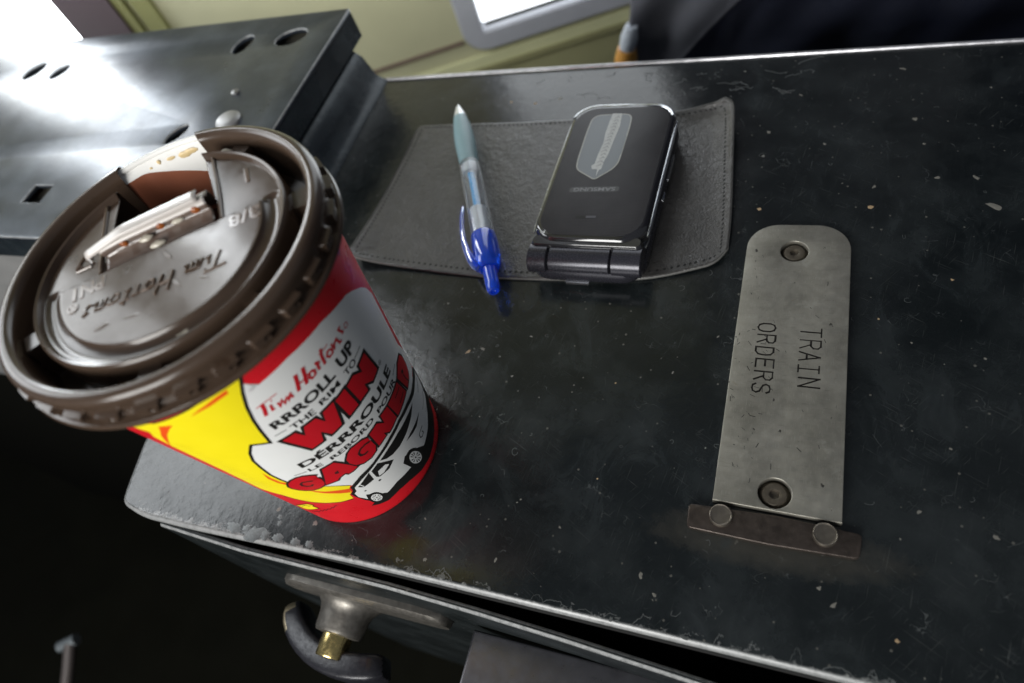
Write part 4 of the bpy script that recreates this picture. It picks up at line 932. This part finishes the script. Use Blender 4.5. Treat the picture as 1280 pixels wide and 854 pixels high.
# cut the drinking opening and the missing piece of the outer ring
def wuv(u,v,z=0): return Vector((CX+U.x*u+V_.x*v,CY+U.y*u+V_.y*v,z))
def cutp(p,n): bmesh.ops.bisect_plane(bm,geom=bm.verts[:]+bm.edges[:]+bm.faces[:],plane_co=p,plane_no=n)
U3=Vector((U.x,U.y,0)); V3=Vector((V_.x,V_.y,0))
cutp(wuv(0,2.2),V3)
nl=(U3+V3*.075).normalized(); nr_=(U3*1-V3*-.055).normalized()
cutp(wuv(-16.6,2),(U3-V3*.127).normalized()); cutp(wuv(16.4,2),(U3+V3*.088).normalized()); 
cutp(wuv(0,2,112.2),Vector((0,0,1)))
dele=[]
for f in bm.faces:
    c=f.calc_center_median(); d=c-Vector((CX,CY,0)); u=d.x*U.x+d.y*U.y; v=d.x*V_.x+d.y*V_.y; rad=math.hypot(d.x,d.y)
    lo=-16.6+(v-2)*.127; hi=16.4-(v-2)*.088
    if v>2.2 and lo<u<hi and (c.z>112.2 or rad<44): dele.append(f)
bmesh.ops.delete(bm,geom=dele,context='FACES')
lidm=obj('plastic_lid',bm,m_lid,cup,angle=40,label='brown plastic lid with the drinking tab torn back')
so=lidm.modifiers.new('t','SOLIDIFY'); so.thickness=.45*MM; so.offset=-1
# raised lettering on the lid
def lid_text(s,u0,u1,v0,v1,slant,z,bold=.0,shear=0,ex=.35,rot=True,vs=0):
    t=text_bm(s,bold,shear,.10,.03); a,b,c,d=bbox2(t); zs=[v.co.z for v in t.verts]; z0=min(zs); z1=max(zs)
    for v in t.verts:
        fx=(v.co.x-a)/(b-a); fy=(v.co.y-c)/(d-c); fz=(v.co.z-z0)/(z1-z0)
        q=wuv(u0+(u1-u0)*fx,v0+(v1-v0)*fy+slant*fx,z-.15+ex*fz); v.co=q
    return t
bm=bmesh.new()
# script word read from the far side: strokes as raised cords
scr={'T':[[(0,.95),(1.3,1.05)],[(.75,1.05),(.5,0)]],'i':[[(0,.55),(-.05,.05),(.25,.15)],[(.08,.85),(.12,.9)]],'m':[[(0,0),(.15,.5),(.35,.55),(.3,0)],[(.35,.4),(.6,.55),(.62,0)],[(.65,.4),(.95,.5),(.9,.05),(1.1,.15)]],
'H':[[(.1,1.1),(0,0)],[(.85,1.1),(.65,0)],[(0,.5),(.9,.6)]],'o':[[(.35,.55),(0,.4),(.05,.05),(.35,0),(.55,.3),(.35,.55),(.7,.5)]],'r':[[(0,.5),(.25,.6),(.15,0)],[(.25,.5),(.5,.6)]],'t':[[(.3,.95),(.1,0),(.4,.1)],[(0,.65),(.6,.75)]],'n':[[(0,0),(.1,.5),(.35,.6),(.35,0)],[(.35,.4),(.6,.55),(.6,.05),(.8,.15)]],'s':[[(.4,.6),(.1,.45),(.4,.25),(.1,0),(-.1,.1)]]}
adv={'T':1.15,'i':.42,'m':1.3,'H':1.1,'o':.8,'r':.6,'t':.7,'n':1.0,'s':.6,' ':.5}
tot=sum(adv[c] for c in 'Tim Hortons'); u=18.5; sc1=(18.5+21.5)/tot; HT=5.2
for ch in 'Tim Hortons':
    if ch!=' ':
        for st in scr[ch]:
            pts=[]
            for gx,gy in st:
                uu=u-(gx+gy*.28)*sc1; vv=-8.6-gy*HT+ (uu+20)*-.055
                pts.append(wuv(uu,vv,118.62))
            if len(pts)>1: tube(bm,pts,.36,8)
    u-=adv[ch]*sc1
for s,args in (('®',(-22.6,-25.8,-5.2,-8.6,0,118.5)),('PN1',(-15.5,-24.5,.2,-4.4,0,118.5)),('3/8',(28,19,.4,-4.4,0,118.5)),('i',(26,24.5,18.5,12.5,0,117.6))):
    merge(bm,lid_text(s,*args,bold=.02))
tube(bm,[wuv(17.0,2.4,117.75),wuv(16.9,16,117.75),wuv(16.2,30.5,117.9)],.55,8)
tube(bm,[wuv(-17.6,2.4,117.75),wuv(-17.4,16,117.75),wuv(-16.6,30,117.9)],.55,8)
# small recycling triangle
tri=[wuv(-22.5+3.4*math.cos(t),9.3+3.6*math.sin(t),117.75) for t in [PI/2+2*PI*i/3 for i in range(3)]]
for i in range(3):
    p,q=tri[i],tri[(i+1)%3]; tube(bm,[p.lerp(q,.12),p.lerp(q,.7)],.42,8); tube(bm,[p.lerp(q,.62)+Vector((.5,.5,0)),p.lerp(q,.85)],.5,8)
obj('raised_lettering',bm,simple('glossy_embossing',(0.11,0.075,0.055),.16,spec=.6),lidm)  # lid brown made lighter, so highlights on the letters sit in the colour
# folded-back drinking tab: the torn ring section rolled over at the hinge
M=NT('tab_plastic'); M.p(base=(0.13,0.095,0.078),rough=.22,coat=.4,coatr=.1); m_tab=M.m
m_tabl=simple('pale_tab_highlight',(0.50,0.46,0.43),.25)  # pale colour stands in for light reflected along the top of the tab
bm=bmesh.new()
prof=[(2.3,117.4,0),(4.5,117.3,0),(6.6,117.6,0),(7.6,118.2,0),(7.9,118.9,0),(7.3,119.5,0),(7.0,120.2,0),(6.9,121.0,1),(7.2,121.6,1),(8.2,122.0,1),(9.4,121.9,1),(9.9,121.3,0),(10.2,120.6,0),(11.6,120.5,0),(13.2,120.0,0),(13.9,118.8,0),(13.9,117.0,0),(13.4,115.4,0)]
n=44; rows=[]
for i in range(n+1):
    f=i/n; u=-16.0+30.8*f; k=math.sin(f*PI)
    rows.append([wuv(u,v+(1.0-2*f)*.3,z+(.0 if j<3 else -.8*(1-f)**8)) for j,(v,z,m_) in enumerate(prof)])
grid_skin(bm,rows,False)
i=0
nf=len(prof)-1
for idx,f in enumerate(bm.faces):
    j=idx%nf; 
    if prof[j][2] and prof[j+1][2] or (j in(10,)): f.material_index=1
tb=obj('folded_tab',bm,[m_tab,m_tabl],lidm,angle=50,label='torn drinking tab folded back over its hinge')
so=tb.modifiers.new('t','SOLIDIFY'); so.thickness=.5*MM; so.offset=0
# long pale strip over the disc: light on the tab edge, put into its colour
bm=bmesh.new(); rows=[]
for i in range(25):
    f=i/24; u=-19.6+33*f; c=wuv(u,8.6+.5*f,120.6+2.1*min(1,f*3)); wd=1.95-.5*(1-f)**3
    t=V3; rows.append([c-t*wd-Vector((0,0,.6)),c-t*(wd-.4),c+Vector((0,0,.35)),c+t*(wd-.4),c+t*wd-Vector((0,0,.6))])
grid_skin(bm,rows,False); pe_=obj('tab_edge_highlight',bm,m_tabl,tb); so=pe_.modifiers.new('t','SOLIDIFY'); so.thickness=.4*MM
# torn flaps at the sides and coffee drops
m_drop=simple('coffee_drop',(0.22,0.06,0.012),.08); m_foam=simple('milky_drip',(0.50,0.46,0.38),.2,nf=.6,namp=.3)
def drop(bm,p,r,sz=(1,1,.4),rot=0,mi=0):
    bt=bmesh.new(); bmesh.ops.create_uvsphere(bt,u_segments=20,v_segments=12,radius=1)
    m=Matrix.Rotation(rot,4,'Z')
    for v in bt.verts:
        q=Vector((v.co.x*r*sz[0],v.co.y*r*sz[1],v.co.z*r*sz[2])); k=1+.18*mn.noise(v.co*2+p*.1); v.co=p+(m@q)*k
    merge(bm,bt,mi)
bm=bmesh.new()
for u,v,z,r,mi in ((-9,6.6,120.2,.9,0),(1.5,6.6,120.4,.9,0),(11.5,6.7,120.4,1.1,0)): drop(bm,wuv(u,v,z),r,(1.2,.5,1),math.radians(35),mi)
for u,v,z,r in ((-3.5,6.3,119.2,1.5),(6,6.5,119.9,1.3),(-1,3.6,118.0,1.6),(12.5,8.5,122,1.3)): drop(bm,wuv(u,v,z),r,(1.3,.7,.45),math.radians(35),1)
obj('coffee_drops',bm,[m_drop,m_foam],lidm)
for a_ in ((Vector((118.2,21.6,116.3)),2.9,(1.2,.75,.3),math.radians(50)),(wuv(-14,-30.2,116.2),.9,(.6,1.6,.4),math.radians(35)),(wuv(19.5,31.5,116.5),1.9,(1.2,.8,.6),0)):
    bm=bmesh.new(); drop(bm,*a_); obj('foam_drip',bm,m_foam,lidm)

m_spot=simple('coffee_spot',(0.06,0.035,0.018),.3)
for u,v,r,a in ((-16,-18,1.5,1.6),(-8,-19,.9,2.6),(4,-14.5,.8,3),(11,-17,.8,2.5),(2,-3,.9,2.5),(-3,-21,.7,1.2),(14,-7,.6,2.4),(-22,14,.9,2)):
    bm=bmesh.new(); drop(bm,wuv(u,v,118.52 if v<1 else 117.6),r,(a,.55,.12),random.uniform(0,3)); obj('coffee_spot',bm,m_spot,lidm)
bm=bmesh.new()
for th,z,r,a in ((127,117.0,1.2,.5),(122,116.6,.9,1.6),(116,116.2,1.8,1.2),(113,116.6,1.5,1.5),(131,116.4,.7,.7)):
    q=cone_pt(th,z,-.6); drop(bm,q,r,(.25,a,.6),math.radians(th))
obj('inner_stains',bm,simple('tan_stain',(0.66,0.50,0.26),.4),cup)
# ---------------------------------------------------------------- dark garment behind the box
gm=thing('jacket','dark navy garment with a grey folded edge behind the far side of the box','jacket',(280,430,-120))
def drape(bm,u0,u1,z0,z1,y,amp,nu=60,nv=30,f=None):
    rows=[]
    for j in range(nv+1):
        r=[]
        for i in range(nu+1):
            s=i/nu;t=j/nv; x=u0(t)+(u1(t)-u0(t))*s; z=z0+(z1-z0)*t
            r.append(Vector((x,y+amp*(math.sin((x-z*.75)*.13)*(.6 if amp<10 else .10)+mn.noise(Vector((x*.02,z*.015,3)))*1.6)-30*abs(s-.5)**2,z)))
        rows.append(r)
    grid_skin(bm,rows,False)
m_navy=simple('navy_cloth',(0.010,0.013,0.030),.85,nf=.05,namp=.3,bf=1.2,bs=.3); m_slate=simple('slate_cloth',(0.085,0.088,0.105),.8,nf=.06,namp=.3,bf=1.0,bs=.3)
bm=bmesh.new(); drape(bm,lambda t:max(128,min(330,147+(-420+1040*t+113)*.93)),lambda t:760,-420,620,440,16,nu=80,nv=90); g1=obj('navy_cloth',bm,m_navy,gm); s=g1.modifiers.new('t','SOLIDIFY'); s.thickness=4*MM
bm=bmesh.new(); drape(bm,lambda t:max(118,min(150,124+(-420+1040*t+100)*.10)),lambda t:max(140,min(345,156+(-420+1040*t+113)*.93)),-420,620,425,7,nu=40,nv=90); g2=obj('grey_fold',bm,m_slate,gm); s=g2.modifiers.new('t','SOLIDIFY'); s.thickness=4*MM
tg=thing('plastic_tube','small blurred orange tube with a white cap beside the dark garment','tube',(123,415,-120))
bm=bmesh.new(); tube(bm,[(117,415,-122),(119,415,-110),(120.8,415,-98),(122.3,415,-90)],[7,8.5,8.5,7],20); obj('tube_body',bm,simple('orange_plastic',(0.55,0.27,0.06),.4),tg)
bm=bmesh.new(); tube(bm,[(122.6,415,-89.6),(125.5,415,-81),(128,415,-72)],[6,6.5,4.5],20); obj('cap',bm,simple('white_cap',(0.42,0.46,0.52),.35),tg)
# ---------------------------------------------------------------- dim metal bracket below, lower left
mb=thing('metal_bracket','dim blurred metal bracket with a bright top, in the dark below the box','bracket',(-300,-90,-420))
bm=bmesh.new(); tube(bm,[(-309,-75,-300),(-298,-92,-301),(-282,-120,-303),(-262,-155,-306)],[5,5,5,5],14); obj('post',bm,simple('bracket_steel',(0.10,0.085,0.08),.45,metal=.5),mb)
bm=bmesh.new(); tube(bm,[(-318,-80,-300),(-304,-70,-299)],[5,5],14); obj('top_bolt',bm,simple('bolt_steel',(0.16,0.18,0.19),.4,metal=.6),mb)
